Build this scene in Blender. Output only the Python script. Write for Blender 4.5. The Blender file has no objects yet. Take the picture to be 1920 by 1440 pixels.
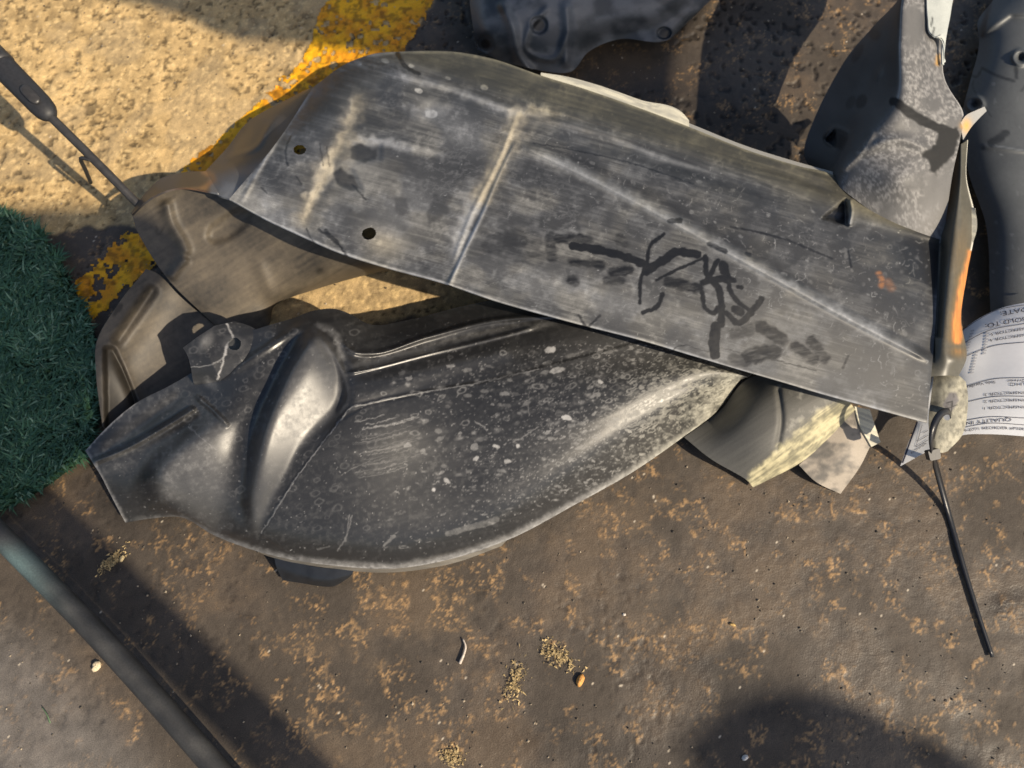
import bpy, math, random
import numpy as np
from mathutils import Vector
random.seed(7); RNG = np.random.default_rng(11)
sc = bpy.context.scene
# ------------------------------------------------------------------ camera
CAM_H = 1.0; LENS = 27.0; FPX = LENS/36*1920; TILT = math.radians(16.6)
cd = bpy.data.cameras.new('camera'); cam = bpy.data.objects.new('camera', cd); sc.collection.objects.link(cam)
cam.location = (0, 0, CAM_H); cam.rotation_euler = (TILT, 0, 0)
cd.lens = LENS; cd.sensor_width = 36; cd.clip_start = 0.01; cd.clip_end = 400
cd.dof.use_dof = True; cd.dof.focus_distance = 0.86; cd.dof.aperture_fstop = 4.5
sc.camera = cam
# ------------------------------------------------------------------ light
SUN_DIR = (0.85, -0.53); SUN_EL = math.radians(41)
w = bpy.data.worlds.new('World'); sc.world = w; w.use_nodes = True
nt = w.node_tree; bg = nt.nodes['Background']; sky = nt.nodes.new('ShaderNodeTexSky')
sky.sky_type = 'NISHITA'; sky.sun_disc = False; sky.sun_elevation = SUN_EL
sky.sun_rotation = math.atan2(SUN_DIR[0], SUN_DIR[1]); sky.dust_density = 2.0
nt.links.new(sky.outputs[0], bg.inputs[0]); bg.inputs[1].default_value = 0.10
sl = bpy.data.lights.new('sun', 'SUN'); so = bpy.data.objects.new('sun', sl); sc.collection.objects.link(so)
sl.energy = 5.0; sl.angle = math.radians(0.53); sl.color = (1.0, 0.86, 0.66)
n_ = math.hypot(*SUN_DIR)
sv = Vector((SUN_DIR[0]/n_*math.cos(SUN_EL), SUN_DIR[1]/n_*math.cos(SUN_EL), math.sin(SUN_EL)))
so.rotation_euler = sv.to_track_quat('Z', 'Y').to_euler(); so.location = sv*5
sc.view_settings.view_transform = 'Standard'; sc.view_settings.look = 'None'
sc.view_settings.exposure = 0.25; sc.view_settings.gamma = 1.0
sc.cycles.max_bounces = 6
# ------------------------------------------------------------------ helpers
ct, st = math.cos(TILT), math.sin(TILT)
def U(px, py, z):
    """photo position at a chosen height -> place in the yard"""
    px = np.asarray(px, float); py = np.asarray(py, float); z = np.asarray(z, float)
    x = (px-960)/FPX; y = -(py-720)/FPX
    dx = x; dy = y*ct + st; dz = y*st - ct
    s = (z-CAM_H)/dz
    return np.stack([dx*s, dy*s, z+0*s], -1)
def P(X, Y, Z):
    dx = X; dy = Y; dz = Z-CAM_H
    yc = dy*ct + dz*st; zc = -dy*st + dz*ct
    return 960+FPX*dx/(-zc), 720-FPX*yc/(-zc)
def hermite(Pn, s, q):
    Pn = np.asarray(Pn, float); n = len(Pn); s = np.asarray(s, float)
    if n == 2:
        t = ((q-s[0])/(s[1]-s[0])).reshape((-1,)+(1,)*(Pn.ndim-1)); return Pn[0]*(1-t)+Pn[1]*t
    ds = np.diff(s); dd = np.diff(Pn, axis=0)/ds.reshape((-1,)+(1,)*(Pn.ndim-1))
    m = np.empty_like(Pn); m[0] = dd[0]; m[-1] = dd[-1]
    wa = (ds[1:]/(ds[1:]+ds[:-1])).reshape((-1,)+(1,)*(Pn.ndim-1))
    m[1:-1] = dd[:-1]*wa + dd[1:]*(1-wa)
    i = np.clip(np.searchsorted(s, q, side='right')-1, 0, n-2)
    h = ds[i]; t = (q-s[i])/h
    sh = (-1,)+(1,)*(Pn.ndim-1)
    t = t.reshape(sh); h = h.reshape(sh)
    return (2*t**3-3*t**2+1)*Pn[i]+(t**3-2*t**2+t)*h*m[i]+(-2*t**3+3*t**2)*Pn[i+1]+(t**3-t**2)*h*m[i+1]
def chord(p):
    p = np.asarray(p, float); d = np.sqrt(((np.diff(p[:, :2], axis=0))**2).sum(1)); s = np.concatenate([[0], np.cumsum(d)]); return s/s[-1]
_tab = RNG.random((256, 256)).astype(np.float32)
def vnoise(x, y, seed=0):
    x = x+seed*17.31; y = y+seed*9.77
    xi = np.floor(x).astype(int); yi = np.floor(y).astype(int); fx = x-xi; fy = y-yi
    fx = fx*fx*fx*(fx*(fx*6-15)+10); fy = fy*fy*fy*(fy*(fy*6-15)+10)
    a = _tab[xi & 255, yi & 255]; b = _tab[(xi+1) & 255, yi & 255]; c = _tab[xi & 255, (yi+1) & 255]; d = _tab[(xi+1) & 255, (yi+1) & 255]
    return (a*(1-fx)+b*fx)*(1-fy)+(c*(1-fx)+d*fx)*fy
def fbm(x, y, o=4, seed=0, g=0.5):
    v = 0; a = 1; t = 0
    for k in range(o):
        ang = 0.6*k; c, s = math.cos(ang), math.sin(ang)
        v = v+a*vnoise((x*c-y*s)*2**k, (x*s+y*c)*2**k, seed+k*3); t += a; a *= g
    return v/t
def sstep(a, b, x):
    t = np.clip((x-a)/(b-a), 0, 1); return t*t*(3-2*t)
PAD = 120; RW, RH = 1920+2*PAD, 1440+2*PAD
def blank(): return np.zeros((RH, RW), np.float32)
def _box(xs, ys, r):
    x0 = int(max(0, min(xs)+PAD-r)); x1 = int(min(RW, max(xs)+PAD+r+1)); y0 = int(max(0, min(ys)+PAD-r)); y1 = int(min(RH, max(ys)+PAD+r+1))
    if x1 <= x0 or y1 <= y0: return None
    X, Y = np.meshgrid(np.arange(x0, x1)-PAD+0.0, np.arange(y0, y1)-PAD+0.0); return (slice(y0, y1), slice(x0, x1)), X, Y
def segdist(X, Y, poly):
    D = np.full(X.shape, 1e9); T = np.zeros(X.shape); S = chord(poly) if len(poly) > 1 else [0]
    for k in range(len(poly)-1):
        ax, ay = poly[k][:2]; bx, by = poly[k+1][:2]; l2 = (bx-ax)**2+(by-ay)**2+1e-9
        t = np.clip(((X-ax)*(bx-ax)+(Y-ay)*(by-ay))/l2, 0, 1); d = np.hypot(X-ax-t*(bx-ax), Y-ay-t*(by-ay))
        m = d < D; D = np.where(m, d, D); T = np.where(m, S[k]+t*(S[k+1]-S[k]), T)
    return D, T
def smoothpoly(poly, n=40):
    p = np.asarray(poly, float); return hermite(p, chord(p), np.linspace(0, 1, n)) if len(p) > 2 else p
def ridge(M, poly, wd, amp, fade=0.12, smooth=True, mode='add', rough=0):
    pl = smoothpoly(poly) if smooth else np.asarray(poly, float)
    b = _box(pl[:, 0], pl[:, 1], 3*wd+2)
    if b is None: return
    sl_, X, Y = b
    if rough: X = X+rough*(fbm(X/14, Y/14, 2, 5)-.5)*2; Y = Y+rough*(fbm(X/14, Y/14, 2, 9)-.5)*2
    D, T = segdist(X, Y, pl); f = np.exp(-(D/wd)**2)
    if fade: f = f*np.clip(np.minimum(T, 1-T)/fade, 0, 1)
    if mode == 'add': M[sl_] += amp*f
    else: M[sl_] = np.maximum(M[sl_], amp*f)
def stroke(M, poly, wd, amp=1.0, soft=1.5, dry=0.0, seed=0):
    pl = smoothpoly(poly); b = _box(pl[:, 0], pl[:, 1], wd+3*soft+3)
    if b is None: return
    sl_, X, Y = b; D, T = segdist(X, Y, pl)
    wv = wd*(0.8+0.4*vnoise(X/9, Y/9, seed)); f = sstep(wv+soft, wv-soft, D)
    if dry: f = f*(1-dry*sstep(.35, .7, fbm(X/20+Y/6, Y/5, 3, seed+2)))
    M[sl_] = np.maximum(M[sl_], amp*f)
def boxblur(A, r):
    r = int(r)
    if r < 1: return A
    for ax in (0, 1):
        c = np.cumsum(np.pad(A, [(r+1, r) if k == ax else (0, 0) for k in (0, 1)], mode='edge'), axis=ax, dtype=np.float64)
        n = A.shape[ax]; A = ((np.take(c, range(2*r+1, 2*r+1+n), ax)-np.take(c, range(0, n), ax))/(2*r+1)).astype(np.float32)
    return A
def inside(X, Y, poly):
    c = np.zeros(X.shape, bool); n = len(poly)
    for k in range(n):
        x1, y1 = poly[k][:2]; x2, y2 = poly[(k+1) % n][:2]
        if y1 == y2: continue
        c ^= ((y1 > Y) != (y2 > Y)) & (X < (x2-x1)*(Y-y1)/(y2-y1)+x1)
    return c
def plateau(M, poly, amp, soft=4, rough=0):
    xs = [p[0] for p in poly]; ys = [p[1] for p in poly]; b = _box(xs, ys, 3*soft+4)
    if b is None: return
    sl_, X, Y = b
    if rough: X, Y = X+rough*(fbm(X/11, Y/11, 3, 5)-.5)*2, Y+rough*(fbm(X/11, Y/11, 3, 9)-.5)*2
    m = inside(X, Y, poly).astype(np.float32)
    for _ in range(3): m = boxblur(m, max(1, soft/1.7))
    M[sl_] += amp*m
def blob(M, x, y, rx, ry, ang, amp, kind='gauss'):
    r = max(rx, ry)*2+3; b = _box([x], [y], r)
    if b is None: return
    sl_, X, Y = b; c, s = math.cos(ang), math.sin(ang); u = ((X-x)*c+(Y-y)*s)/rx; v = (-(X-x)*s+(Y-y)*c)/ry; d = np.hypot(u, v)
    f = np.exp(-d*d*1.4) if kind == 'gauss' else (np.exp(-((d-1)/.28)**2) if kind == 'ring' else sstep(1.15, .85, d))
    M[sl_] = np.maximum(M[sl_], amp*f) if amp > 0 else M[sl_]+amp*f
def samp(M, px, py):
    x = np.clip(px+PAD, 0, RW-1.001); y = np.clip(py+PAD, 0, RH-1.001); xi = x.astype(int); yi = y.astype(int); fx = x-xi; fy = y-yi
    return (M[yi, xi]*(1-fx)+M[yi, xi+1]*fx)*(1-fy)+(M[yi+1, xi]*(1-fx)+M[yi+1, xi+1]*fx)*fy
# ---- objects
COL = sc.collection
def thing(name, label, cat, loc, group=None):
    o = bpy.data.objects.new(name, None); o.empty_display_size = .05; COL.objects.link(o); o.location = loc
    o['label'] = label; o['category'] = cat
    if group: o['group'] = group
    return o
def tag(o, label, cat, group=None):
    o['label'] = label; o['category'] = cat
    if group: o['group'] = group
    return o
def link(name, me, mat, parent=None):
    o = bpy.data.objects.new(name, me)
    if mat is not None and not me.materials: me.materials.append(mat)
    COL.objects.link(o)
    if parent is not None: o.parent = parent
    return o
def raw_mesh(name, V, F, smooth=True, col=None, rgh=None):
    V = np.asarray(V, np.float32).reshape(-1, 3)
    me = bpy.data.meshes.new(name); me.vertices.add(len(V)); me.vertices.foreach_set('co', V.ravel())
    if isinstance(F, np.ndarray) and F.ndim == 2:
        k = F.shape[1]; nf = len(F); idx = F.astype(np.int32).ravel(); starts = np.arange(0, nf*k, k, dtype=np.int32)
    else:
        ln = np.array([len(f) for f in F]); nf = len(F); idx = np.concatenate([np.asarray(f) for f in F]).astype(np.int32); starts = np.concatenate([[0], np.cumsum(ln)[:-1]]).astype(np.int32)
    me.loops.add(len(idx)); me.loops.foreach_set('vertex_index', idx); me.polygons.add(nf); me.polygons.foreach_set('loop_start', starts)
    me.update(calc_edges=True)
    me.polygons.foreach_set('use_smooth', np.full(nf, smooth))
    if col is not None:
        a = me.attributes.new('tint', 'FLOAT_COLOR', 'POINT'); c4 = np.ones((len(V), 4), np.float32); c4[:, :3] = col; a.data.foreach_set('color', c4.ravel())
    if rgh is not None:
        a = me.attributes.new('gloss', 'FLOAT', 'POINT'); a.data.foreach_set('value', np.asarray(rgh, np.float32))
    me.validate(); return me
class Sheet:
    """a moulded sheet lofted over control lines of (px, py, height); relief is added to the height"""
    def __init__(s, lines, nu, nv, relief=None, thick=.0025, colfn=None, holes=(), stride=1, linear=False, cross=None, zmod=None):
        same = len({len(l) for l in lines}) == 1; q = np.linspace(0, 1, nu); rows = []
        ms = np.mean([chord(l) for l in lines], axis=0) if same else None
        for l in lines: rows.append(hermite(np.asarray(l, float), ms if same else chord(l), q))
        rows = np.array(rows)
        if cross is None:
            d = np.sqrt(((np.diff(rows[:, :, :2], axis=0))**2).sum(2)).mean(1); cross = np.concatenate([[0], np.cumsum(d)]); cross = cross/cross[-1]
        qv = np.linspace(0, 1, nv)
        if linear: G = np.stack([np.stack([np.interp(qv, cross, rows[:, i, c]) for c in range(3)], -1) for i in range(nu)], 1)
        else: G = hermite(rows, cross, qv)
        s.px, s.py, z = G[..., 0], G[..., 1], G[..., 2]
        if zmod is not None: z = zmod(s.px, z)
        if relief is not None: z = z+samp(relief, s.px, s.py)
        s.V = U(s.px, s.py, np.maximum(z, .002)); s.nu, s.nv = nu, nv
        du = np.gradient(s.V, axis=1); dv = np.gradient(s.V, axis=0); N = np.cross(du, dv); N /= np.linalg.norm(N, axis=-1, keepdims=True)+1e-12
        s.flip = N[..., 2].mean() < 0
        if s.flip: N = -N
        s.N = N; s.uu, s.vv = np.meshgrid(q, qv)
        s.thick, s.colfn, s.holes, s.stride = thick, colfn, holes, stride
    def at(s, u, v, off=0):
        x = np.clip(np.asarray(u)*(s.nu-1), 0, s.nu-1.001); y = np.clip(np.asarray(v)*(s.nv-1), 0, s.nv-1.001); xi = x.astype(int); yi = y.astype(int); fx = (x-xi)[..., None]; fy = (y-yi)[..., None]
        def b(A): return (A[yi, xi]*(1-fx)+A[yi, xi+1]*fx)*(1-fy)+(A[yi+1, xi]*(1-fx)+A[yi+1, xi+1]*fx)*fy
        return b(s.V)+b(s.N)*off
    def arrays(s):
        nu, nv = s.nu, s.nv; idx = np.arange(nu*nv).reshape(nv, nu)
        a, b, c, d = idx[:-1, :-1], idx[:-1, 1:], idx[1:, 1:], idx[1:, :-1]
        keep = np.ones(a.shape, bool)
        cx = (s.px[:-1, :-1]+s.px[1:, 1:])/2; cy = (s.py[:-1, :-1]+s.py[1:, 1:])/2
        for (hx, hy, rx, ry, an) in s.holes:
            co, si = math.cos(an), math.sin(an); keep &= np.hypot(((cx-hx)*co+(cy-hy)*si)/rx, (-(cx-hx)*si+(cy-hy)*co)/ry) > 1
        quad = np.stack([a, b, c, d], -1)[keep]
        if s.flip: quad = quad[:, ::-1]
        V = [s.V.reshape(-1, 3)]; F = [quad]; src = [idx.ravel()]; n = nu*nv
        if s.thick:
            k = s.stride; back = s.V-s.N*s.thick
            iu = np.unique(np.concatenate([np.arange(0, nu, k), [nu-1]])); iv = np.unique(np.concatenate([np.arange(0, nv, k), [nv-1]]))
            g = np.ix_(iv, iu); V.append(back[g].reshape(-1, 3)); src.append(idx[g].ravel())
            j = np.arange(len(iv)*len(iu)).reshape(len(iv), len(iu))+n
            qb = np.stack([j[:-1, :-1], j[1:, :-1], j[1:, 1:], j[:-1, 1:]], -1).reshape(-1, 4)
            bx = s.px[g]; by = s.py[g]; kk = np.ones((len(iv)-1, len(iu)-1), bool); ccx = (bx[:-1, :-1]+bx[1:, 1:])/2; ccy = (by[:-1, :-1]+by[1:, 1:])/2
            for (hx, hy, rx, ry, an) in s.holes: kk &= np.hypot((ccx-hx)/(max(rx, ry)+2*k), (ccy-hy)/(max(rx, ry)+2*k)) > 1
            qb = qb[kk.ravel()]
            if s.flip: qb = qb[:, ::-1]
            F.append(qb); n += j.size
            ring = np.concatenate([idx[0, :], idx[1:, -1], idx[-1, -2::-1], idx[-2:0:-1, 0]])
            V.append(s.V.reshape(-1, 3)[ring]); V.append(back.reshape(-1, 3)[ring]); src += [ring, ring]; m = len(ring)
            r = np.arange(m); r2 = (r+1) % m; wq = np.stack([n+r, n+m+r, n+m+r2, n+r2], -1)
            if s.flip: wq = wq[:, ::-1]
            F.append(wq); n += 2*m
        src = np.concatenate(src); col = rgh = None
        if s.colfn is not None: col, rgh = s.colfn(s.px.ravel(), s.py.ravel(), s.uu.ravel(), s.vv.ravel()); col = col[src]; rgh = rgh[src]
        return np.concatenate(V), np.concatenate(F), col, rgh
    def build(s, name, mat, parent=None, smooth=True):
        V, F, c, r = s.arrays()
        if parent is not None: V = V-np.array(parent.location)
        return link(name, raw_mesh(name, V, F, smooth, c, r), mat, parent)
def tube(path, radii, n=20, squash=1.0, cap=True, up=(0, 0, 1)):
    Pn = np.asarray(path, float); V = []; F = []; m = len(Pn)
    for k in range(m):
        t = Pn[min(k+1, m-1)]-Pn[max(k-1, 0)]; t /= np.linalg.norm(t)+1e-12
        a = np.cross(t, up); a /= np.linalg.norm(a)+1e-12; b = np.cross(a, t)
        for j in range(n):
            an = 2*math.pi*j/n; V.append(Pn[k]+radii[k]*(a*math.cos(an)+b*math.sin(an)*squash))
    for k in range(m-1):
        for j in range(n): F.append((k*n+j, k*n+(j+1) % n, (k+1)*n+(j+1) % n, (k+1)*n+j))
    if cap: F.append(tuple(range(n-1, -1, -1))); F.append(tuple((m-1)*n+j for j in range(n)))
    return V, F
def strip(path, wd, th, up=(0, 0, 1)):
    Pn = np.asarray(path, float); V = []; F = []; m = len(Pn); wd = np.broadcast_to(wd, (m,))
    for k in range(m):
        t = Pn[min(k+1, m-1)]-Pn[max(k-1, 0)]; t /= np.linalg.norm(t)+1e-12
        a = np.cross(t, up); a /= np.linalg.norm(a)+1e-12; b = np.cross(a, t)
        for (i, j) in ((-1, -1), (1, -1), (1, 1), (-1, 1)): V.append(Pn[k]+a*i*wd[k]/2+b*j*th/2)
    for k in range(m-1):
        for j in range(4): F.append((k*4+j, k*4+(j+1) % 4, (k+1)*4+(j+1) % 4, (k+1)*4+j))
    F += [(3, 2, 1, 0), tuple((m-1)*4+j for j in range(4))]
    return V, F
# ---- materials
def newmat(name):
    m = bpy.data.materials.new(name); m.use_nodes = True; t = m.node_tree; return m, t, t.nodes['Principled BSDF']
def tint_mat(name, grain=.25, gscale=900, bump=.1, bscale=500, spec=.5, bdist=.0006):
    m, t, b = newmat(name); L = t.links
    a = t.nodes.new('ShaderNodeAttribute'); a.attribute_name = 'tint'; g = t.nodes.new('ShaderNodeAttribute'); g.attribute_name = 'gloss'
    tc = t.nodes.new('ShaderNodeTexCoord'); n = t.nodes.new('ShaderNodeTexNoise'); n.inputs['Scale'].default_value = gscale; n.inputs['Detail'].default_value = 4
    L.new(tc.outputs['Object'], n.inputs['Vector'])
    mr = t.nodes.new('ShaderNodeMapRange'); mr.inputs[1].default_value = .3; mr.inputs[2].default_value = .7; mr.inputs[3].default_value = 1-grain; mr.inputs[4].default_value = 1+grain; L.new(n.outputs['Fac'], mr.inputs[0])
    mx = t.nodes.new('ShaderNodeVectorMath'); mx.operation = 'SCALE'; L.new(a.outputs['Color'], mx.inputs[0]); L.new(mr.outputs[0], mx.inputs['Scale']); L.new(mx.outputs[0], b.inputs['Base Color'])
    L.new(g.outputs['Fac'], b.inputs['Roughness']); b.inputs['Specular IOR Level'].default_value = spec
    n2 = t.nodes.new('ShaderNodeTexNoise'); n2.inputs['Scale'].default_value = bscale; n2.inputs['Detail'].default_value = 5; L.new(tc.outputs['Object'], n2.inputs['Vector'])
    bp = t.nodes.new('ShaderNodeBump'); bp.inputs['Strength'].default_value = bump; bp.inputs['Distance'].default_value = bdist; L.new(n2.outputs['Fac'], bp.inputs['Height']); L.new(bp.outputs[0], b.inputs['Normal'])
    return m
def plain(name, col, rough, grain=.2, gscale=400, bump=.1, metal=0, spec=.5, bdist=.0005):
    m, t, b = newmat(name); L = t.links; tc = t.nodes.new('ShaderNodeTexCoord'); n = t.nodes.new('ShaderNodeTexNoise'); n.inputs['Scale'].default_value = gscale; n.inputs['Detail'].default_value = 5
    L.new(tc.outputs['Object'], n.inputs['Vector']); r = t.nodes.new('ShaderNodeValToRGB'); r.color_ramp.elements[0].position = .3; r.color_ramp.elements[1].position = .7
    r.color_ramp.elements[0].color = (*[c*(1-grain) for c in col], 1); r.color_ramp.elements[1].color = (*[min(1, c*(1+grain)) for c in col], 1)
    L.new(n.outputs['Fac'], r.inputs[0]); L.new(r.outputs[0], b.inputs['Base Color']); b.inputs['Roughness'].default_value = rough; b.inputs['Metallic'].default_value = metal; b.inputs['Specular IOR Level'].default_value = spec
    bp = t.nodes.new('ShaderNodeBump'); bp.inputs['Strength'].default_value = bump; bp.inputs['Distance'].default_value = bdist; L.new(n.outputs['Fac'], bp.inputs['Height']); L.new(bp.outputs[0], b.inputs['Normal'])
    return m
M_ground = tint_mat('stained_concrete', .30, 800, .45, 420, .4, .0010)
M_paint = tint_mat('worn_yellow_paint', .2, 900, .5, 500, .4, .0008)
M_liner = tint_mat('dusty_black_plastic', .18, 1600, .12, 900, .5, .0004)
M_black = plain('black_nylon', (.012, .012, .014), .35)
M_paper = plain('tag_paper', (.80, .80, .80), .6, .02, 200, .05)
M_ink = plain('tag_print', (.035, .035, .06), .7, .05)
M_fade = plain('faded_print', (.56, .56, .57), .7, .05)
def lerp(a, b, t): return np.asarray(a)*(1-t[:, None])+np.asarray(b)*t[:, None]
PLASTIC = (.016, .0165, .018)
# ================================================================== GROUND
gx0, gx1, gy0, gy1 = -.86, .86, -.30, 1.06; NX, NY = 780, 620
gx, gy = np.meshgrid(np.linspace(gx0, gx1, NX), np.linspace(gy0, gy1, NY))
gpx, gpy = P(gx, gy, np.zeros_like(gx))
mask = blank()   # clean sandy concrete, cut back at left to darken the shadow band in colour
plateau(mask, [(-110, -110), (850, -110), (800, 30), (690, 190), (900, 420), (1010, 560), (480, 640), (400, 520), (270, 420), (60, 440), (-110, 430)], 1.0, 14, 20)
greyp = blank(); plateau(greyp, [(-110, 1160), (40, 1190), (200, 1330), (330, 1550), (-110, 1550)], .9, 60, 30)
dark = blank()
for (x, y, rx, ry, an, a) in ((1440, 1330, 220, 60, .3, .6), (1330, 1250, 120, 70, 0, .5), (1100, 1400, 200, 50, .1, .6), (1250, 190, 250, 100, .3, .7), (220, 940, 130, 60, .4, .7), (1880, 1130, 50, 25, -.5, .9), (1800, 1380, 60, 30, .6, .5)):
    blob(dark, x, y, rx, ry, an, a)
rust = blank()
for (x, y, rx, ry, an, a) in ((790, 1130, 130, 80, 0, .9), (730, 1270, 50, 40, .5, .9), (1260, 1180, 120, 60, .3, .55), (1180, 960, 160, 60, -.4, .6), (600, 1200, 140, 80, 0, .45), (1330, 1180, 90, 60, 0, .7), (960, 1390, 100, 50, 0, .5), (700, 1390, 140, 60, 0, .6)):
    blob(rust, x, y, rx, ry, an, a)
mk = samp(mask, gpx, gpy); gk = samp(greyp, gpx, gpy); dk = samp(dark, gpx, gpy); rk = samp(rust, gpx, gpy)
def ground_tone(x, y, mk, gk, dk, rk, px, py):
    f1 = fbm(x*9, y*9, 4, 1); f2 = fbm(x*60, y*60, 4, 2, .6); f3 = fbm(x*230, y*230, 3, 3, .6)
    wx = x+.004*(fbm(x*90, y*90, 2, 21)-.5); wy = y+.004*(fbm(x*90, y*90, 2, 22)-.5)
    rr = np.maximum(1-np.abs(2*fbm(wx*92, wy*92, 3, 4, .45)-1)*4.2, (1-np.abs(2*fbm(wx*185, wy*185, 2, 7)-1)*4.5)*.9)
    curl = sstep(.52, .86, rr)*sstep(.51, .68, fbm(x*42, y*42, 4, 6, .6)+.15*rk)*(.35+.65*sstep(.4, .6, fbm(x*110, y*110, 2, 8)))
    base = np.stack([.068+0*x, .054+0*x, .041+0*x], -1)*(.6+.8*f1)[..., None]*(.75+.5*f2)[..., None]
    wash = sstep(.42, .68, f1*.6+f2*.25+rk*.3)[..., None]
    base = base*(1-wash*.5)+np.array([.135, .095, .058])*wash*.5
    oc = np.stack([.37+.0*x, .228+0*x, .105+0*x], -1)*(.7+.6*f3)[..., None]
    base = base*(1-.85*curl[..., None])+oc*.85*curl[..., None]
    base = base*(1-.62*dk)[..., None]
    grey = np.stack([.17+0*x, .155+0*x, .14+0*x], -1)*(.5+1.0*f2)[..., None]
    base = base*(1-.7*gk)[..., None]+grey*(.7*gk)[..., None]
    sand = np.stack([.53+0*x, .365+0*x, .165+0*x], -1)*(.40+.98*f2)[..., None]*(.72+.5*f1)[..., None]
    pit = sstep(.60, .72, fbm(x*150, y*150, 3, 12))
    smooth_ = sstep(.48, .62, fbm(x*14, y*14, 3, 31))
    sand = sand*(1-.6*pit*(1-.6*smooth_))[..., None]
    sand = sand*(1-smooth_*.35)[..., None]+np.array([.30, .235, .145])*(smooth_*.35)[..., None]
    lite = sstep(.64, .74, fbm(x*170, y*170, 3, 14))
    sand = sand*(1-.5*lite[..., None])+np.array([.80, .58, .28])*(.5*lite)[..., None]
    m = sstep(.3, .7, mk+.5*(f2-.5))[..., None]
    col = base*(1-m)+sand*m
    speck = (vnoise(x*420, y*420, 41) > .985) & (fbm(x*25, y*25, 2, 42) > .5)
    col[speck] = np.array([.55, .47, .36])
    h = (f2-.5)*(.0011+.0013*m[..., 0])+(f3-.5)*(.0006+.0008*m[..., 0])+curl*.0005-pit*.0012*m[..., 0]
    pores = sstep(.62, .76, fbm(x*105, y*105, 2, 51))*sstep(.5, .6, fbm(x*6, y*6, 2, 52)+.25*(px > 1350)*(py < 320)-.12*(py > 600))*(.3+.7*(py < 600))
    h = h-pores*.0022; col = col*(1-.55*pores[..., None])
    r = .74-.26*(1-m[..., 0])*sstep(.4, .65, f1)-.18*dk-.12*m[..., 0]*lite
    return col, h, r
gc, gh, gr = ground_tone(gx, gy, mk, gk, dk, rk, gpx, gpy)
edge = np.minimum(np.minimum(gx-gx0, gx1-gx), np.minimum(gy-gy0, gy1-gy)); gh = gh*sstep(0, .04, edge)
gidx = np.arange(NX*NY).reshape(NY, NX)
gq = np.stack([gidx[:-1, :-1], gidx[:-1, 1:], gidx[1:, 1:], gidx[1:, :-1]], -1).reshape(-1, 4)
gV = np.stack([gx, gy, gh], -1)
# outskirts of the same sheet
ringc = [(gx0, gy0), (gx1, gy0), (gx1, gy1), (gx0, gy1)]; R_ = 60
nb = NX*NY
outer = np.array([(-R_, -R_, 0), (R_, -R_, 0), (R_, R_, 0), (-R_, R_, 0)], float)
allV = np.concatenate([gV.reshape(-1, 3), outer]); allC = np.concatenate([gc.reshape(-1, 3), np.tile([[.14, .115, .085]], (4, 1))]); allR = np.concatenate([gr.ravel(), np.full(4, .8)])
cidx = [gidx[0, 0], gidx[0, -1], gidx[-1, -1], gidx[-1, 0]]
fan = []
sides = [list(gidx[0, :]), list(gidx[:, -1]), list(gidx[-1, ::-1]), list(gidx[::-1, 0])]
tri = []
for k in range(4):
    s_ = sides[k]; h_ = len(s_)//2
    for i in range(len(s_)-1): tri.append((s_[i+1], s_[i], nb+k if i < h_ else nb+(k+1) % 4))
    tri.append((s_[h_], nb+k, nb+(k+1) % 4))
faces = [tuple(q) for q in gq.tolist()]+[t[::1] for t in tri]
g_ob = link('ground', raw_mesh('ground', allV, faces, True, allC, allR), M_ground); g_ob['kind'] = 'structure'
# painted line: flakes left standing of a worn stripe
pm = blank()
plateau(pm, [(838, -60), (640, -60), (560, 120), (440, 235), (340, 318), (240, 430), (130, 540), (175, 600), (290, 500), (420, 400), (560, 290), (700, 175), (800, 40)], 1.0, 5, 9)
pk = samp(pm, gpx, gpy)
nzp = fbm(gx*75, gy*75, 4, 61, .65); wearp = .385+.10*fbm(gx*9, gy*9, 2, 62)-.10*(gpy < 330)-.07*(gpy > 440)
on = (pk > .5) & (nzp > wearp-.02)
onf = on[:-1, :-1] & on[:-1, 1:] & on[1:, 1:] & on[1:, :-1]
pq = gq[onf.ravel()]; uv_, inv = np.unique(pq, return_inverse=True)
pV = gV.reshape(-1, 3)[uv_].copy(); pV[:, 2] += .0012
pn = fbm(pV[:, 0]*50, pV[:, 1]*50, 4, 63, .6); pd = sstep(.5, .72, fbm(pV[:, 0]*140, pV[:, 1]*140, 3, 64))
pc = lerp((.88, .45, .008), (.70, .29, .008), sstep(.3, .7, pn)); pc = pc*(1-.55*pd[:, None])
pl_ob = link('yellow_line', raw_mesh('yellow_line', pV, inv.reshape(-1, 4), True, pc, np.full(len(pV), .6)), M_paint); pl_ob['kind'] = 'structure'
# ================================================================== UPPER LINER
rel = blank(); ZA = .001
# step across the panel, diagonal ridge, long creases, ribs
plateau(rel, [(968, 262), (905, 400), (862, 490), (820, 560), (1100, 640), (1740, 800), (1748, 676), (1600, 598), (1400, 488), (1180, 368), (985, 272)], .0038, 6)
plateau(rel, [(985, 268), (1180, 360), (1400, 480), (1600, 590), (1750, 668), (1765, 455), (1560, 400), (1400, 335), (1200, 268), (1010, 225)], -.004, 6)
ridge(rel, [(970, 268), (1080, 320), (1180, 371), (1400, 491), (1600, 601), (1748, 677)], 6, .0045, .03)
ridge(rel, [(968, 262), (935, 330), (905, 400), (862, 490), (840, 540)], 4.5, .002, .05)
ridge(rel, [(976, 196), (935, 300), (885, 400), (845, 505)], 5, .002, .1)
ridge(rel, [(680, 170), (650, 250), (610, 330), (565, 440)], 13, -.004, .15)
ridge(rel, [(588, 166), (540, 232), (490, 310), (452, 380)], 5, .003, .1)
plateau(rel, [(655, 265), (715, 270), (715, 300), (665, 306)], -.004, 6); plateau(rel, [(625, 312), (660, 315), (680, 355), (640, 350), (620, 335)], -.004, 6)
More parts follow.
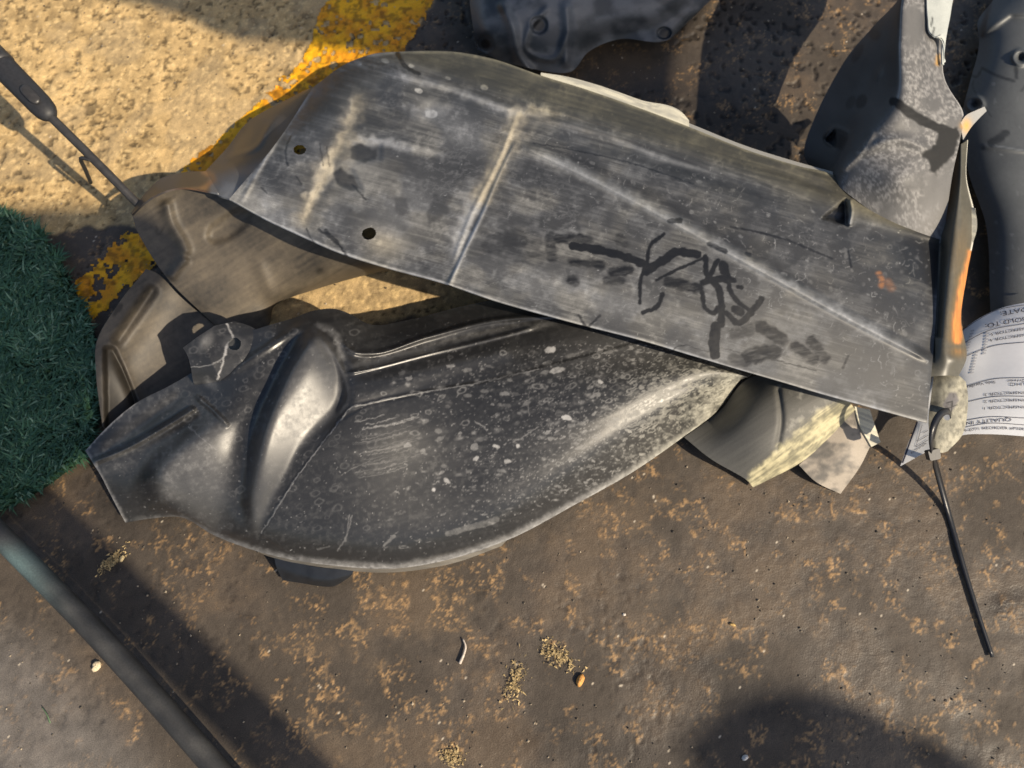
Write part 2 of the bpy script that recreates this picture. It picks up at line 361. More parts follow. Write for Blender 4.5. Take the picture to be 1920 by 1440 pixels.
ridge(rel, [(745, 116), (850, 152), (985, 200), (1100, 230), (1250, 278), (1400, 330), (1560, 395)], 4, -.003, .05)
ridge(rel, [(720, 130), (850, 168), (980, 208)], 6, .003, .1)
for (x, y) in ((692, 438), (562, 281), (808, 214)): blob(rel, x, y, 30, 26, 0, -.0015)
# the small scoop near the right end
plateau(rel, [(1540, 410), (1586, 372), (1590, 424)], -.010, 3); ridge(rel, [(1594, 372), (1598, 395), (1593, 424)], 6, .008, .1)
ridge(rel, [(1000, 215), (1060, 245), (1200, 290), (1480, 385)], 14, -.003, .2)
ridge(rel, [(1440, 300), (1500, 318), (1565, 345)], 6, .004, .2); ridge(rel, [(1420, 308), (1490, 332), (1560, 362)], 6, -.004, .2)
dm = blank(); tanm = blank()     # dust, with bright ridge and edge highlights painted in
ridge(dm, [(680, 165), (655, 235), (640, 270), (600, 340), (560, 435)], 15, .50, .12, rough=14); ridge(dm, [(628, 290), (606, 335), (580, 390)], 22, .35, .2, rough=14); ridge(dm, [(650, 258), (700, 262), (760, 272)], 7, .4, .2, rough=8); ridge(dm, [(700, 310), (690, 335), (640, 375)], 10, .25, .2, rough=8); blob(dm, 809, 214, 12, 8, 0, .7, 'disc'); ridge(dm, [(940, 215), (985, 205), (1050, 212)], 9, .4, .2, rough=9); ridge(dm, [(885, 330), (870, 400), (850, 440)], 12, .22, .2, rough=10); ridge(tanm, [(690, 160), (655, 235), (640, 270), (600, 340), (560, 435)], 22, 1, .1, rough=10); ridge(tanm, [(985, 190), (940, 300), (890, 390)], 20, 1, .1, rough=10); ridge(tanm, [(985, 205), (1060, 215)], 14, .8, .2, rough=8); blob(tanm, 715, 455, 50, 35, .3, .8)
ridge(dm, [(978, 196), (940, 300), (885, 400), (848, 500)], 14, .55, .08, rough=7)
ridge(dm, [(966, 264), (935, 330), (905, 400), (862, 490), (840, 540)], 3.5, .85, .1, mode='max')
ridge(dm, [(990, 280), (1080, 320), (1180, 371), (1400, 491), (1600, 601), (1720, 665)], 9, .5, .04, rough=3)
ridge(dm, [(1060, 310), (1180, 372), (1400, 491), (1600, 601)], 3, .5, .1, mode='max', rough=3)
ridge(dm, [(640, 262), (740, 275), (850, 295)], 8, .35, .2, rough=6)
ridge(dm, [(588, 166), (540, 232), (490, 310), (440, 378)], 4, .5, .1, mode='max', rough=2)
ridge(dm, [(720, 135), (850, 170), (985, 214), (1060, 215)], 6, .4, .1, rough=4)
ridge(dm, [(1000, 225), (1100, 240), (1250, 300), (1400, 335)], 5, .25, .2)
ridge(dm, [(690, 105), (745, 98), (850, 98), (930, 113), (1010, 141), (1100, 169), (1200, 204), (1290, 238), (1400, 282), (1500, 313), (1560, 328)], 2.6, .5, 0, smooth=False, mode='max'); ridge(dm, [(1594, 374), (1598, 395), (1592, 423)], 4, .5, .05)  # rim and scoop edge highlights painted as pale lines
ridge(dm, [(430, 374), (500, 412), (620, 467), (720, 500), (830, 530), (930, 565), (1080, 607), (1200, 637), (1380, 692), (1540, 738), (1735, 792)], 3.2, .75, 0, smooth=False, mode='max')
for (x, y, rx, ry, an, a) in ((655, 318, 75, 60, .5, .30), (770, 395, 110, 60, .2, .2), (470, 380, 95, 34, .45, .46), (720, 450, 55, 40, .3, .42), (1450, 690, 160, 40, .27, .12), (1120, 560, 240, 30, .26, .18), (560, 410, 60, 45, 0, .3), (870, 250, 55, 35, .4, .28), (800, 210, 40, 22, 0, .4), (1650, 400, 60, 30, .3, .3)):
    blob(dm, x, y, rx, ry, an, a)
clean = blank()
ridge(clean, [(1000, 268), (1090, 303), (1190, 350), (1400, 470), (1560, 560)], 9, .75, .1, rough=3); ridge(clean, [(1010, 262), (1200, 300), (1400, 360), (1540, 405)], 6, .5, .15, rough=3); ridge(clean, [(990, 208), (1200, 272), (1400, 345)], 3, .7, .1)
for pl, a in (([(655, 276), (678, 270), (706, 281), (708, 300), (680, 303), (656, 294)], .95), ([(624, 322), (640, 316), (664, 330), (676, 355), (660, 358), (632, 346)], .95), ([(742, 372), (764, 370), (766, 402), (744, 406)], .6), ([(812, 366), (848, 366), (842, 400), (806, 424), (800, 405)], .65), ([(676, 206), (770, 206), (760, 245), (690, 240), (668, 225)], .5), ([(626, 140), (680, 125), (690, 150), (630, 165)], .5), ([(985, 300), (1060, 330), (1100, 352), (1020, 350)], .4), ([(590, 180), (640, 190), (630, 225), (560, 260)], .35), ([(1230, 300), (1400, 350), (1560, 412), (1740, 460), (1740, 640), (1600, 575), (1400, 462), (1260, 385)], .42), ([(1690, 560), (1735, 650), (1725, 780), (1660, 760), (1650, 660)], .3)):
    plateau(clean, pl, a, 2.5 if len(pl) < 8 and a > .4 else 9, 5)
blob(dm, 1740, 480, 40, 60, 0, -.35)
ring = blank()
for k in range(950):
    x = random.uniform(900, 1745); y0 = 230+(x-970)*.27; y1 = 600+(x-1080)*.275; y = random.uniform(y0, y1)
    if random.random() > .2+.35*(x-900)/850: continue
    r = random.choice((1.8, 2.2, 2.5, 3, 3.5, 5)); blob(ring, x, y, r*random.uniform(1, 1.7), r, random.uniform(0, 3), random.uniform(.10, .30), random.choice(('ring', 'gauss', 'disc')))
for k in range(900):
    x = 600+1145*random.random()**.7; y = random.uniform(120, 780); blob(ring, x, y, random.uniform(.9, 1.7), random.uniform(.8, 1.3), 0, random.uniform(.25, .8), 'disc')
for k in range(260):
    x = random.uniform(1050, 1740); y = 290+(x-1050)*.27+random.uniform(-50, 120); r = 1.2+3.2*random.random()**2; blob(ring, x, y, r*random.uniform(1, 2.2), r, random.uniform(-.2, .9), random.uniform(.12, .38), random.choice(('ring', 'gauss', 'disc')))
for k in range(300):
    x = random.uniform(950, 1740); y = 300+(x-950)*.27+random.uniform(-60, 260); a = random.uniform(0, 6.28); l = random.uniform(4, 11); b_ = a+random.uniform(-1.6, 1.6); stroke(ring, [(x, y), (x+l*math.cos(a), y+l*math.sin(a)), (x+l*math.cos(a)+l*math.cos(b_), y+l*math.sin(a)+l*math.sin(b_))], .55, random.uniform(.3, .75), .7)
for k in range(420):
    x = random.uniform(560, 1700); y = random.uniform(150, 760); a = random.uniform(0, 6.28); l = random.uniform(5, 16)
    stroke(ring, [(x, y), (x+l*math.cos(a)*.5+random.uniform(-2, 2), y+l*math.sin(a)*.5), (x+l*math.cos(a), y+l*math.sin(a))], .6, random.uniform(.2, .6), .8)
for (x, y, r) in ((671, 118, 6), (722, 114, 6), (840, 147, 4), (908, 164, 6), (771, 124, 5), (785, 170, 6)): blob(ring, x, y, r*1.3, r*.8, .3, .9, 'disc')
stroke(ring, [(985, 502), (1005, 512)], 5, .3, 3); blob(ring, 833, 460, 9, 8, 0, .4, 'disc'); blob(ring, 868, 479, 6, 4, .3, .7, 'disc')
ink_shade = blank()
for k, (pl, wd) in enumerate((([(1075, 461), (1125, 469), (1175, 483), (1209, 496)], 6.5), ([(1244, 439), (1220, 460), (1212, 494), (1202, 522), (1200, 569)], 3),
    ([(1212, 509), (1244, 487), (1269, 473), (1306, 477)], 7), ([(1231, 525), (1269, 506), (1322, 483)], 2.4), ([(1322, 483), (1328, 519), (1346, 488)], 4.2),
    ([(1353, 497), (1366, 519), (1369, 544), (1384, 566), (1409, 584)], 4), ([(1409, 584), (1420, 572), (1428, 560)], 5), ([(1328, 520), (1347, 541), (1353, 575), (1352, 608)], 5.5),
    ([(1318, 530), (1350, 522), (1374, 526)], 5), ([(1316, 547), (1325, 581), (1338, 587), (1347, 575)], 3.6), ([(1362, 587), (1384, 606), (1409, 587)], 4.6), ([(1355, 495), (1358, 508)], 7),
    ([(1342, 614), (1340, 640), (1341, 664)], 9), ([(1206, 586), (1231, 575), (1242, 552)], 3.6), ([(1384, 538), (1390, 539)], 4), ([(1380, 580), (1388, 584)], 7))):
    stroke(ink_shade, pl, wd*1.2, 1, 1.2, .06, k)
for k, (pl, wd, a) in enumerate((([(1255, 530), (1310, 540)], 9, .7), ([(1428, 614), (1465, 636)], 11, .75), ([(1490, 648), (1526, 672)], 9, .7), ([(1522, 640), (1546, 672)], 9, .65), ([(1405, 668), (1450, 660)], 13, .6),
    ([(1032, 445), (1034, 480)], 9, .5), ([(1045, 447), (1103, 449)], 8, .6), ([(1070, 491), (1128, 497)], 6, .65), ([(1150, 510), (1180, 507)], 8, .65), ([(1138, 526), (1165, 526)], 7, .5), ([(1072, 526), (1078, 528)], 8, .6),
    ([(1380, 625), (1405, 618)], 10, .45), ([(920, 455), (1000, 450)], 16, .3), ([(960, 475), (1010, 485)], 12, .3), ([(1160, 447), (1170, 455)], 8, .4), ([(1375, 672), (1400, 678)], 9, .45))):
    stroke(ink_shade, pl, wd*1.2, min(1, a*1.45), 4, .3, k+30)
for pl, wd in (([(1250, 668), (1270, 650), (1330, 660)], 1), ([(1440, 672), (1530, 695)], 1.3), ([(1330, 648), (1440, 672)], .8), ([(1370, 425), (1460, 445), (1560, 485)], 2), ([(1255, 415), (1275, 413)], 5), ([(1330, 457), (1360, 472)], 5), ([(1400, 475), (1405, 478)], 4),
    ([(745, 100), (760, 125), (785, 138)], 4), ([(545, 255), (535, 285), (540, 310)], 1.6), ([(600, 270), (606, 310)], 1.2), ([(612, 275), (618, 312)], 1), ([(575, 428), (585, 450), (618, 472)], 1.2), ([(598, 430), (640, 465), (650, 480)], 2.2), ([(610, 433), (632, 455)], 4), ([(660, 345), (686, 374)], 1.4),
    ([(1085, 590), (1100, 612), (1125, 592)], 2.2), ([(1000, 268), (1080, 282), (1180, 305), (1300, 345)], 1.2), ([(555, 330), (565, 345)], 1.3), ([(490, 352), (500, 362)], 1.2), ([(1590, 470), (1596, 500)], 2), ([(1580, 690), (1590, 668)], 2.5)):
    stroke(ink_shade, pl, wd, .8, 1.2, .2, 3)
plateau(ink_shade, [(1542, 409), (1584, 377), (1586, 422)], .9, 2)  # shade in the scoop's hollow, painted dark among the marker strokes
rst = blank(); stroke(rst, [(1648, 514), (1654, 526), (1652, 535)], 5, .8, 4, .6, 3); stroke(rst, [(1664, 530), (1672, 540)], 7, .35, 5, .6, 4)
pale = blank()
def streak(px, py, ang, l, wd, seed, o=3):
    c, s = math.cos(ang), math.sin(ang); return fbm((px*c+py*s)/l, (-px*s+py*c)/wd, o, seed, .6)
def upper_col(px, py, u, v):
    s1 = streak(px, py, .27, 150, 5, 1, 4); s2 = fbm(px/70, py/50, 4, 2); s3 = fbm(px/9, py/9, 3, 3, .6); s4 = streak(px, py, .27, 60, 2.2, 4, 2)
    s6 = fbm(px/38+3, py/30, 4, 47, .6); s5 = np.abs(fbm(px/26, py/15, 4, 8, .6)-.5)
    d = .06+.11*sstep(.38, .72, s1)*sstep(.38, .62, s2)+.08*sstep(.45, .75, s4)*sstep(.3, .6, s6)+.16*sstep(.42, .75, s6)*s3*1.4+.05*s2
    d += .10*sstep(.06, .0, s5)*sstep(.4, .65, fbm(px/90, py/90, 2, 9))*(px < 1080)+.12*sstep(.55, .8, s3)*sstep(.5, .7, fbm(px/30, py/30, 3, 27))
    d = d*(1-.35*sstep(1450, 1700, px)*sstep(560, 480, py))
    d = d+samp(dm, px, py)*(.55+.9*s3); d = d*(1-.85*np.clip(samp(clean, px, py), 0, 1)*(.7+.5*s3)); d = np.maximum(d, samp(ring, px+2.5*(fbm(px/5, py/5, 3, 93)-.5), py+2.5*(fbm(px/5, py/5, 3, 94)-.5))*(.15+1.1*s3)); 
    lip = sstep(.17, .06, v)*sstep(.08, .2, u)
    d = np.clip(d+.15*lip*streak(px, py, .3, 200, 3, 6, 3), 0, 1)
    ik = samp(ink_shade, px+3*(fbm(px/5, py/5, 2, 95)-.5), py+3*(fbm(px/5, py/5, 2, 96)-.5)); d = d*(1-np.clip(ik*1.1, 0, .97))
    wm = sstep(640, 720, py+.0*px)*0
    dust = lerp((.34, .35, .365), (.38, .375, .355), sstep(.4, .7, s2)); tn = np.clip(samp(tanm, px, py), 0, 1); dust = dust*(1-tn[:, None])+np.array([.40, .355, .27])*tn[:, None]; dust = dust*(1-lip[:, None])+np.array([.24, .22, .15])*lip[:, None]
    col = np.asarray(PLASTIC)*(1-.5*ik)[:, None]*(1-d[:, None])+dust*d[:, None]
    rs = samp(rst, px, py); col = col*(1-rs[:, None])+np.array([.28, .12, .045])*rs[:, None]
    return col, np.clip(.44+.40*d+.12*(s3-.5)-.12*samp(ink_shade, px, py), .25, .95)
ua = thing('wheel_arch_liner', 'long black wheel arch liner lying crosswise on top, with marker scrawl and orange stain', 'wheel arch liner', tuple(U(1000, 420, 0)), 'wheel arch liners heaped on the ground')
lip0 = [(585, 165, .058), (650, 119, .068), (700, 101, .077), (745, 97, .084), (850, 97, .098), (930, 112, .108), (1010, 140, .12), (1100, 168, .126), (1200, 203, .13), (1290, 237, .132), (1400, 281, .132), (1500, 312, .13), (1560, 327, .127), (1650, 385, .122), (1762, 440, .115)]
lip1 = [(560, 205, .090), (640, 150, .105), (690, 128, .114), (740, 118, .121), (850, 152, .138), (930, 180, .15), (1010, 206, .155), (1100, 232, .159), (1200, 264, .162), (1290, 293, .162), (1400, 332, .16), (1500, 370, .156), (1570, 398, .15), (1650, 425, .14), (1760, 465, .118)]
midl = [(520, 265, .145), (600, 240, .155), (680, 235, .16), (760, 245, .166), (860, 275, .172), (960, 305, .177), (1050, 335, .18), (1150, 370, .182), (1250, 405, .182), (1350, 440, .18), (1450, 475, .175), (1540, 508, .165), (1610, 535, .157), (1680, 562, .148), (1755, 590, .132)]
botl = [(430, 373, .168), (500, 412, .175), (560, 440, .178), (620, 467, .18), (720, 500, .18), (830, 530, .18), (930, 564, .178), (1080, 606, .172), (1200, 637, .166), (1300, 667, .16), (1380, 691, .154), (1460, 714, .150), (1540, 738, .144), (1630, 763, .136), (1738, 793, .124)]
sA = Sheet([lip0, lip1, midl, botl], 861, 265, rel, .0026, upper_col, holes=((692, 438, 13.5, 11, -.3), (562, 281, 11.5, 9, 0)), stride=4)
sA.build('arch_panel', M_liner, ua)
def brownish(px, py, u, v):
    s1 = streak(px, py, -.9, 90, 4, 11); s2 = fbm(px/50, py/50, 4, 12); d = np.clip(.03+.14*s1*s2+.14*sstep(.5, .7, s2), 0, 1)
    er = np.clip(samp(edge_rust, px, py)*(.5+s2), 0, 1)
    gb = sstep(300, 330, py+.25*(px-440))*sstep(386, 398, px); d = np.clip(d+gb*(.16+.25*s2), 0, 1); col = lerp(PLASTIC, (.27, .22, .18), d); col = col*(1-gb[:, None])+lerp(PLASTIC, (.34, .35, .365), d)*gb[:, None]; col = col*(1-er[:, None])+np.array([.30, .15, .06])*er[:, None]
    return col, np.clip(.38+.4*d, 0, 1)
edge_rust = blank(); ridge(edge_rust, [(384, 322), (400, 335), (384, 352)], 7, .8, .0, rough=4); ridge(edge_rust, [(384, 352), (335, 356), (290, 372)], 3, .6, 0)
endrel = blank(); ridge(endrel, [(520, 215), (500, 245), (482, 275), (445, 290), (415, 300)], 6, .004, .15); blob(endrel, 450, 312, 35, 14, .2, -.006); ridge(endrel, [(470, 235), (440, 270), (415, 300)], 8, -.003, .2)
Sheet([[(586, 164, .058), (545, 228, .100), (495, 308, .142), (430, 373, .169)], [(578, 167, .052), (505, 228, .078), (452, 300, .112), (402, 360, .150)], [(572, 169, .042), (468, 226, .040), (425, 278, .047), (384, 322, .085)]], 120, 70, endrel, .0026, brownish, stride=2).build('end_panel', M_liner, ua)
Sheet([[(386, 321, .086), (345, 323, .095), (300, 336, .108), (270, 365, .122), (245, 400, .115)], [(410, 362, .163), (340, 352, .145), (292, 366, .14), (266, 384, .133), (247, 403, .118)]], 70, 24, None, .0022, brownish, stride=2).build('end_flap', M_liner, ua)
legrel = blank(); ridge(legrel, [(310, 372), (322, 420), (342, 455), (352, 482)], 11, .008, .1); ridge(legrel, [(352, 480), (330, 505), (318, 525)], 10, .007, .15)
plateau(legrel, [(388, 445), (395, 425), (440, 395), (475, 395), (460, 425), (430, 448), (400, 456)], -.008, 8)
ridge(legrel, [(480, 480), (500, 530), (520, 575)], 12, .003, .2)
def tan_col(px, py, u, v):
    s1 = streak(px, py, -.55, 60, 5, 13); s2 = fbm(px/60, py/60, 4, 14); s3 = fbm(px/6, py/6, 3, 15)
    d = np.clip(.165+.16*(s1-.5)+.3*(s2-.5)+.12*(s3-.5), 0, 1); col = lerp((.02, .019, .018), (.34, .275, .19), d); return col, np.full(len(px), .6)
def tan_leg(px, py, u, v):
    c, r = tan_col(px, py, u, v); k = np.clip(samp(legink, px, py), 0, 1); return c*(1-.85*k[:, None]), r
legink = blank(); stroke(legink, [(292, 425), (298, 440), (306, 428)], 2, .6, 2); blob(legink, 601, 507, 9, 8, 0, .7)
Sheet([[(247, 402, .116), (300, 364, .125), (390, 350, .135), (520, 385, .145), (660, 440, .15), (800, 480, .14)], [(266, 450, .10), (345, 445, .098), (445, 455, .095), (560, 480, .09), (680, 490, .085), (800, 505, .075)],
       [(318, 527, .075), (370, 535, .07), (450, 545, .06), (540, 540, .05), (640, 518, .04), (780, 500, .035)], [(402, 609, .035), (430, 625, .03), (500, 612, .022), (516, 573, .016), (600, 540, .013), (745, 500, .011)]], 170, 110, legrel, .0024, tan_leg, stride=2).build('inner_leg', M_liner, ua)
# the bright strip of the far rim
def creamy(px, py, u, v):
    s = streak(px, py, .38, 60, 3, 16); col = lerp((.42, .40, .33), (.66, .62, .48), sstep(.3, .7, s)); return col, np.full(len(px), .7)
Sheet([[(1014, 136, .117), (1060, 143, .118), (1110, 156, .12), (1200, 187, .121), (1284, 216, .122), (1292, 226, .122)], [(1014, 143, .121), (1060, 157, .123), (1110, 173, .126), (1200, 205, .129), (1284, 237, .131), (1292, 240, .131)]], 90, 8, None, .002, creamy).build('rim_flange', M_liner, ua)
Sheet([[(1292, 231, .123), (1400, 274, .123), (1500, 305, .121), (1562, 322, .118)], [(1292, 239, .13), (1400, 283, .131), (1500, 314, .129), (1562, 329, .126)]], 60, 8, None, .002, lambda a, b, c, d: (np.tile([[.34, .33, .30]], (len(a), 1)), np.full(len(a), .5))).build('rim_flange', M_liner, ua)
# corner gusset at the right end
gtar = blank()
stroke(gtar, [(1677, 190), (1710, 214), (1750, 236), (1788, 252)], 9, 1, 2, .1, 5); plateau(gtar, [(1768, 240), (1800, 240), (1795, 275), (1778, 300), (1755, 326), (1744, 318), (1738, 298), (1728, 288), (1750, 278)], 1.0, 2, 7)
grust = blank(); ridge(grust, [(1808, 236), (1818, 226)], 7, 1.2, 0); ridge(grust, [(1760, 100), (1757, 125)], 4, .8, .2)
gdk = blank()
for (x, y, rx, ry, a) in ((1560, 262, 18, 15, 1), (1615, 190, 10, 14, .8), (1640, 65, 12, 10, .7), (1608, 100, 8, 20, .7), (1595, 192, 8, 14, .6)): blob(gdk, x, y, rx, ry, .5, a, 'disc')
grel = blank(); plateau(grel, [(1548, 262), (1566, 245), (1592, 258), (1578, 284)], -.012, 2); plateau(gdk, [(1549, 262), (1566, 246), (1591, 258), (1578, 283)], .9, 2); ridge(grel, [(1545, 262), (1562, 240), (1594, 250)], 4, .004, .1); ridge(grel, [(1600, 290), (1690, 262), (1760, 290)], 10, .006, .2); blob(grel, 1690, 340, 60, 40, 0, .008); ridge(grel, [(1640, 245), (1600, 300), (1575, 322)], 6, .003, .1); blob(grel, 1648, 138, 8, 16, .4, .004)  # square recess is also tinted dark, its shade painted in
def gus_col(px, py, u, v):
    s1 = fbm(px/40, py/40, 4, 17); s2 = fbm(px/5, py/5, 3, 18, .7); s3 = fbm(px/12, py/30, 4, 19)
    face = sstep(.46, .54, v)
    cr = np.exp(-((v-.5)/.012)**2)*(py < 200); d = face*(.20+.42*sstep(.40, .75, s2)*sstep(.3, .6, s1)+.12*s3)+(1-face)*(.10+.10*s1)+.5*cr  # crest line made paler: its highlight is painted in
    d = np.clip(d, 0, 1)*(1-.96*np.clip(samp(gtar, px, py), 0, 1))*(1-.8*np.clip(samp(gdk, px, py), 0, 1))
    d = np.maximum(d, .9*sstep(.985, .995, v)*(px > 1750)*(py < 230))
    col = lerp(PLASTIC, (.36, .35, .34), d); r = np.clip(samp(grust, px, py)*(.3+s1), 0, 1); col = col*(1-r[:, None])+np.array([.62, .33, .05])*r[:, None]
    t = np.clip(samp(gtar, px, py), 0, 1); col = col*(1-.7*t[:, None])
    return col, np.clip(.5+.35*d+.3*t, 0, .95)
w0 = [(1530, 330, .045), (1508, 290, .045), (1530, 215, .05), (1580, 120, .06), (1635, 52, .07), (1690, -10, .08), (1720, -90, .09)]
w1 = [(1548, 328, .085), (1560, 300, .10), (1590, 220, .12), (1632, 130, .135), (1665, 50, .14), (1692, -10, .14), (1722, -90, .15)]
w2 = [(1575, 352, .132), (1590, 305, .15), (1640, 250, .18), (1683, 185, .198), (1687, 80, .2), (1694, -10, .2), (1724, -90, .2)]
w3 = [(1660, 412, .129), (1690, 340, .165), (1725, 270, .178), (1735, 200, .185), (1730, 80, .185), (1735, -10, .188), (1760, -90, .19)]
w4 = [(1768, 458, .113), (1783, 345, .142), (1800, 262, .155), (1806, 212, .16), (1768, 130, .168), (1762, 70, .17), (1788, -10, .175), (1800, -90, .178)]
w4 = [w4[0], w4[1], w4[2], w4[3], w4[4], w4[6], w4[7]]
sG = Sheet([w0, w1, w2, w3, w4], 200, 150, grel, .0026, gus_col, holes=(), stride=2, linear=False, cross=[0, .25, .5, .75, 1]); sG.build('corner_gusset', M_liner, ua)
def palegreen(px, py, u, v):
    s = fbm(px/20, py/20, 4, 20); k = np.clip(samp(pgink, px, py), 0, 1); c = lerp((.36, .38, .36), (.52, .54, .5), s); return c*(1-.85*k[:, None]), np.full(len(px), .6)
pgink = blank(); stroke(pgink, [(1749, 33), (1746, 48)], 1.6, 1, .8); stroke(pgink, [(1752, 52), (1749, 64)], 1.6, 1, .8)
Sheet([[(1738, -40, .193), (1738, 0, .19), (1740, 35, .188), (1744, 60, .187), (1757, 69, .185), (1764, 66, .182), (1767, 120, .176)], [(1800, -40, .186), (1787, 0, .184), (1781, 35, .182), (1776, 60, .181), (1773, 80, .18), (1771, 100, .178), (1770, 122, .174)]], 60, 16, None, .002, palegreen).build('rim_flap', M_liner, ua)
Sheet([[(1800, 232, .160), (1812, 216, .162), (1832, 206, .162), (1846, 200, .16)], [(1806, 262, .152), (1820, 240, .156), (1834, 224, .158), (1850, 208, .158)]], 30, 12, None, .002, lambda a, b, c, d: (lerp((.30, .30, .29), (.60, .34, .08), np.exp(-((a-1812)/9)**2-((b-236)/14)**2)), np.full(len(a), .6))).build('ear_tab', M_liner, ua)
# the raised flange with the orange stain
frust = blank(); ridge(frust, [(1822, 462), (1812, 520), (1800, 590), (1793, 650)], 10, .95, .05, rough=1.5); ridge(frust, [(1808, 500), (1790, 590), (1785, 660)], 12, .4, .2, rough=2); blob(frust, 1795, 660, 18, 12, .2, .6); blob(frust, 1800, 470, 20, 60, .1, .25)
frel = blank(); ridge(frel, [(1766, 440), (1762, 520), (1758, 600), (1752, 680)], 6, -.006, .08); blob(frel, 1796, 676, 20, 20, 0, .007)
def fl_col(px, py, u, v):
    s = fbm(px/12, py/40, 4, 21, .6); s2 = fbm(px/4, py/4, 3, 22); d = .16+.18*s2*s; col = lerp((.018, .018, .016), (.30, .28, .21), np.clip(d, 0, 1))
    r = np.clip(samp(frust, px, py)*(.45+1.1*s), 0, 1); rc = lerp((.24, .14, .035), (.50, .19, .045), sstep(.35, .9, r))*(.55+.8*fbm(px/3, py/22, 3, 77))[:, None]; col = col*(1-r[:, None])+rc*r[:, None]
    e = sstep(.93, .99, v)*(py < 470); col = col*(1-e[:, None])+np.array([.6, .58, .5])*e[:, None]
    return col, np.clip(.42+.3*r, 0, 1)
f0 = [(1790, 270, .135), (1784, 345, .128), (1760, 432, .112), (1754, 520, .121), (1750, 600, .1295), (1746, 665, .129), (1744, 706, .127)]
f1 = [(1802, 270, .147), (1800, 345, .145), (1790, 432, .137), (1782, 520, .138), (1777, 600, .139), (1773, 665, .138), (1775, 704, .128)]
f2 = [(1815, 262, .135), (1812, 330, .128), (1829, 415, .118), (1814, 510, .115), (1802, 600, .115), (1812, 672, .116), (1797, 706, .113)]
Sheet([f0, f1, f2], 220, 50, frel, .0026, fl_col, stride=2).build('edge_flange', M_liner, ua)
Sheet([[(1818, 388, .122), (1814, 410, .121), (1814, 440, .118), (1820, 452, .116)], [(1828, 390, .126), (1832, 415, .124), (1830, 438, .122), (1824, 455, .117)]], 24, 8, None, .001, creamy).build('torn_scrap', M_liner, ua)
def tab_col(px, py, u, v):
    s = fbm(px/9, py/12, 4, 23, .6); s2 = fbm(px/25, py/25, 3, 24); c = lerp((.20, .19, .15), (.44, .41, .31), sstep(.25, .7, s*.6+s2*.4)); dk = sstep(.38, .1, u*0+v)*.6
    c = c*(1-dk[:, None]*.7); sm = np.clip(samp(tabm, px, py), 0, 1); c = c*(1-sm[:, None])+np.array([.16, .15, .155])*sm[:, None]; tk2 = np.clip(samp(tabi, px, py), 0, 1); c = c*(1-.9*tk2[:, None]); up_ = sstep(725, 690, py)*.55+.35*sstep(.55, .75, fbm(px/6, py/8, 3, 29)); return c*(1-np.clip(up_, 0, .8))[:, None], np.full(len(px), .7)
tabm = blank(); plateau(tabm, [(1768, 758), (1778, 738), (1794, 736), (1797, 752), (1786, 770), (1776, 780)], .9, 2, 3)
tabi = blank()
for pl in ([(1774, 756), (1786, 752)], [(1786, 752), (1783, 777)], [(1771, 768), (1795, 759)], [(1771, 768), (1783, 777)]): stroke(tabi, pl, .9, 1, .6)
Sheet([[(1752, 696, .106), (1747, 735, .106), (1742, 790, .104), (1746, 838, .1)], [(1776, 696, .112), (1774, 740, .112), (1768, 795, .108), (1758, 846, .102)], [(1797, 703, .112), (1800, 745, .112), (1792, 800, .108), (1768, 849, .102)], [(1811, 716, .109), (1815, 745, .108), (1806, 812, .105), (1777, 846, .101)]], 110, 60, None, .0032, tab_col, holes=((1776, 782, 7, 6, 0),)).build('hanging_tab', M_liner, ua)
# ================================================================== LOWER LINER
rb = blank()
def ramp(M, poly, x0, y0, gx_, gy_, lim, soft):
    T = blank(); plateau(T, poly, 1.0, soft); Y, X = np.mgrid[0:RH, 0:RW]; M += T*np.clip(((X-PAD-x0)*gx_+(Y-PAD-y0)*gy_), -lim, lim)
LOBE1 = [(592, 622), (620, 640), (642, 690), (650, 742), (632, 780), (560, 840), (510, 930), (478, 1010), (462, 940), (480, 850), (505, 770), (540, 690), (572, 640)]
LOBE2 = [(300, 860), (400, 785), (440, 790), (430, 860), (420, 940), (430, 1010), (370, 990), (300, 940), (272, 900)]
ramp(rb, LOBE1, 570, 760, -.00036, -.00017, .03, 15); ramp(rb, LOBE2, 365, 890, -.00030, -.00014, .026, 24)
plateau(rb, [(592, 622), (620, 640), (642, 690), (650, 742), (632, 780), (560, 840), (510, 930), (478, 1010), (462, 940), (480, 850), (505, 770), (540, 690), (572, 640)], .008, 12)
ridge(rb, [(600, 628), (630, 670), (645, 710), (650, 745), (630, 780)], 6, .004, .08); ridge(rb, [(578, 640), (540, 700), (508, 770), (480, 850)], 9, .003, .15)
ridge(rb, [(575, 625), (510, 720), (462, 800), (452, 900), (455, 1000)], 26, -.008, .12)
plateau(rb, [(300, 860), (400, 785), (440, 790), (430, 860), (420, 940), (430, 1010), (370, 990), (300, 940), (272, 900)], .008, 22)
ridge(rb, [(172, 868), (240, 840), (300, 806), (368, 764)], 5.5, .010, .03); ridge(rb, [(190, 850), (260, 800), (350, 735)], 12, -.005, .1)
ridge(rb, [(365, 740), (400, 770), (430, 800)], 5, .006, .15); ridge(rb, [(430, 700), (520, 640), (580, 600)], 8, .005, .15)
ridge(rb, [(640, 640), (660, 658), (690, 663), (800, 632), (920, 602), (1060, 590)], 5.5, .006, .03)
ridge(rb, [(644, 702), (700, 690), (800, 664), (900, 640), (1010, 612)], 4, .004, .05); ridge(rb, [(660, 680), (800, 648), (1000, 604)], 9, -.005, .1)
plateau(rb, [(645, 720), (800, 680), (960, 640), (960, 665), (800, 710), (650, 765)], .005, 14)
ridge(rb, [(1000, 650), (1150, 622), (1280, 625)], 26, .002, .2)
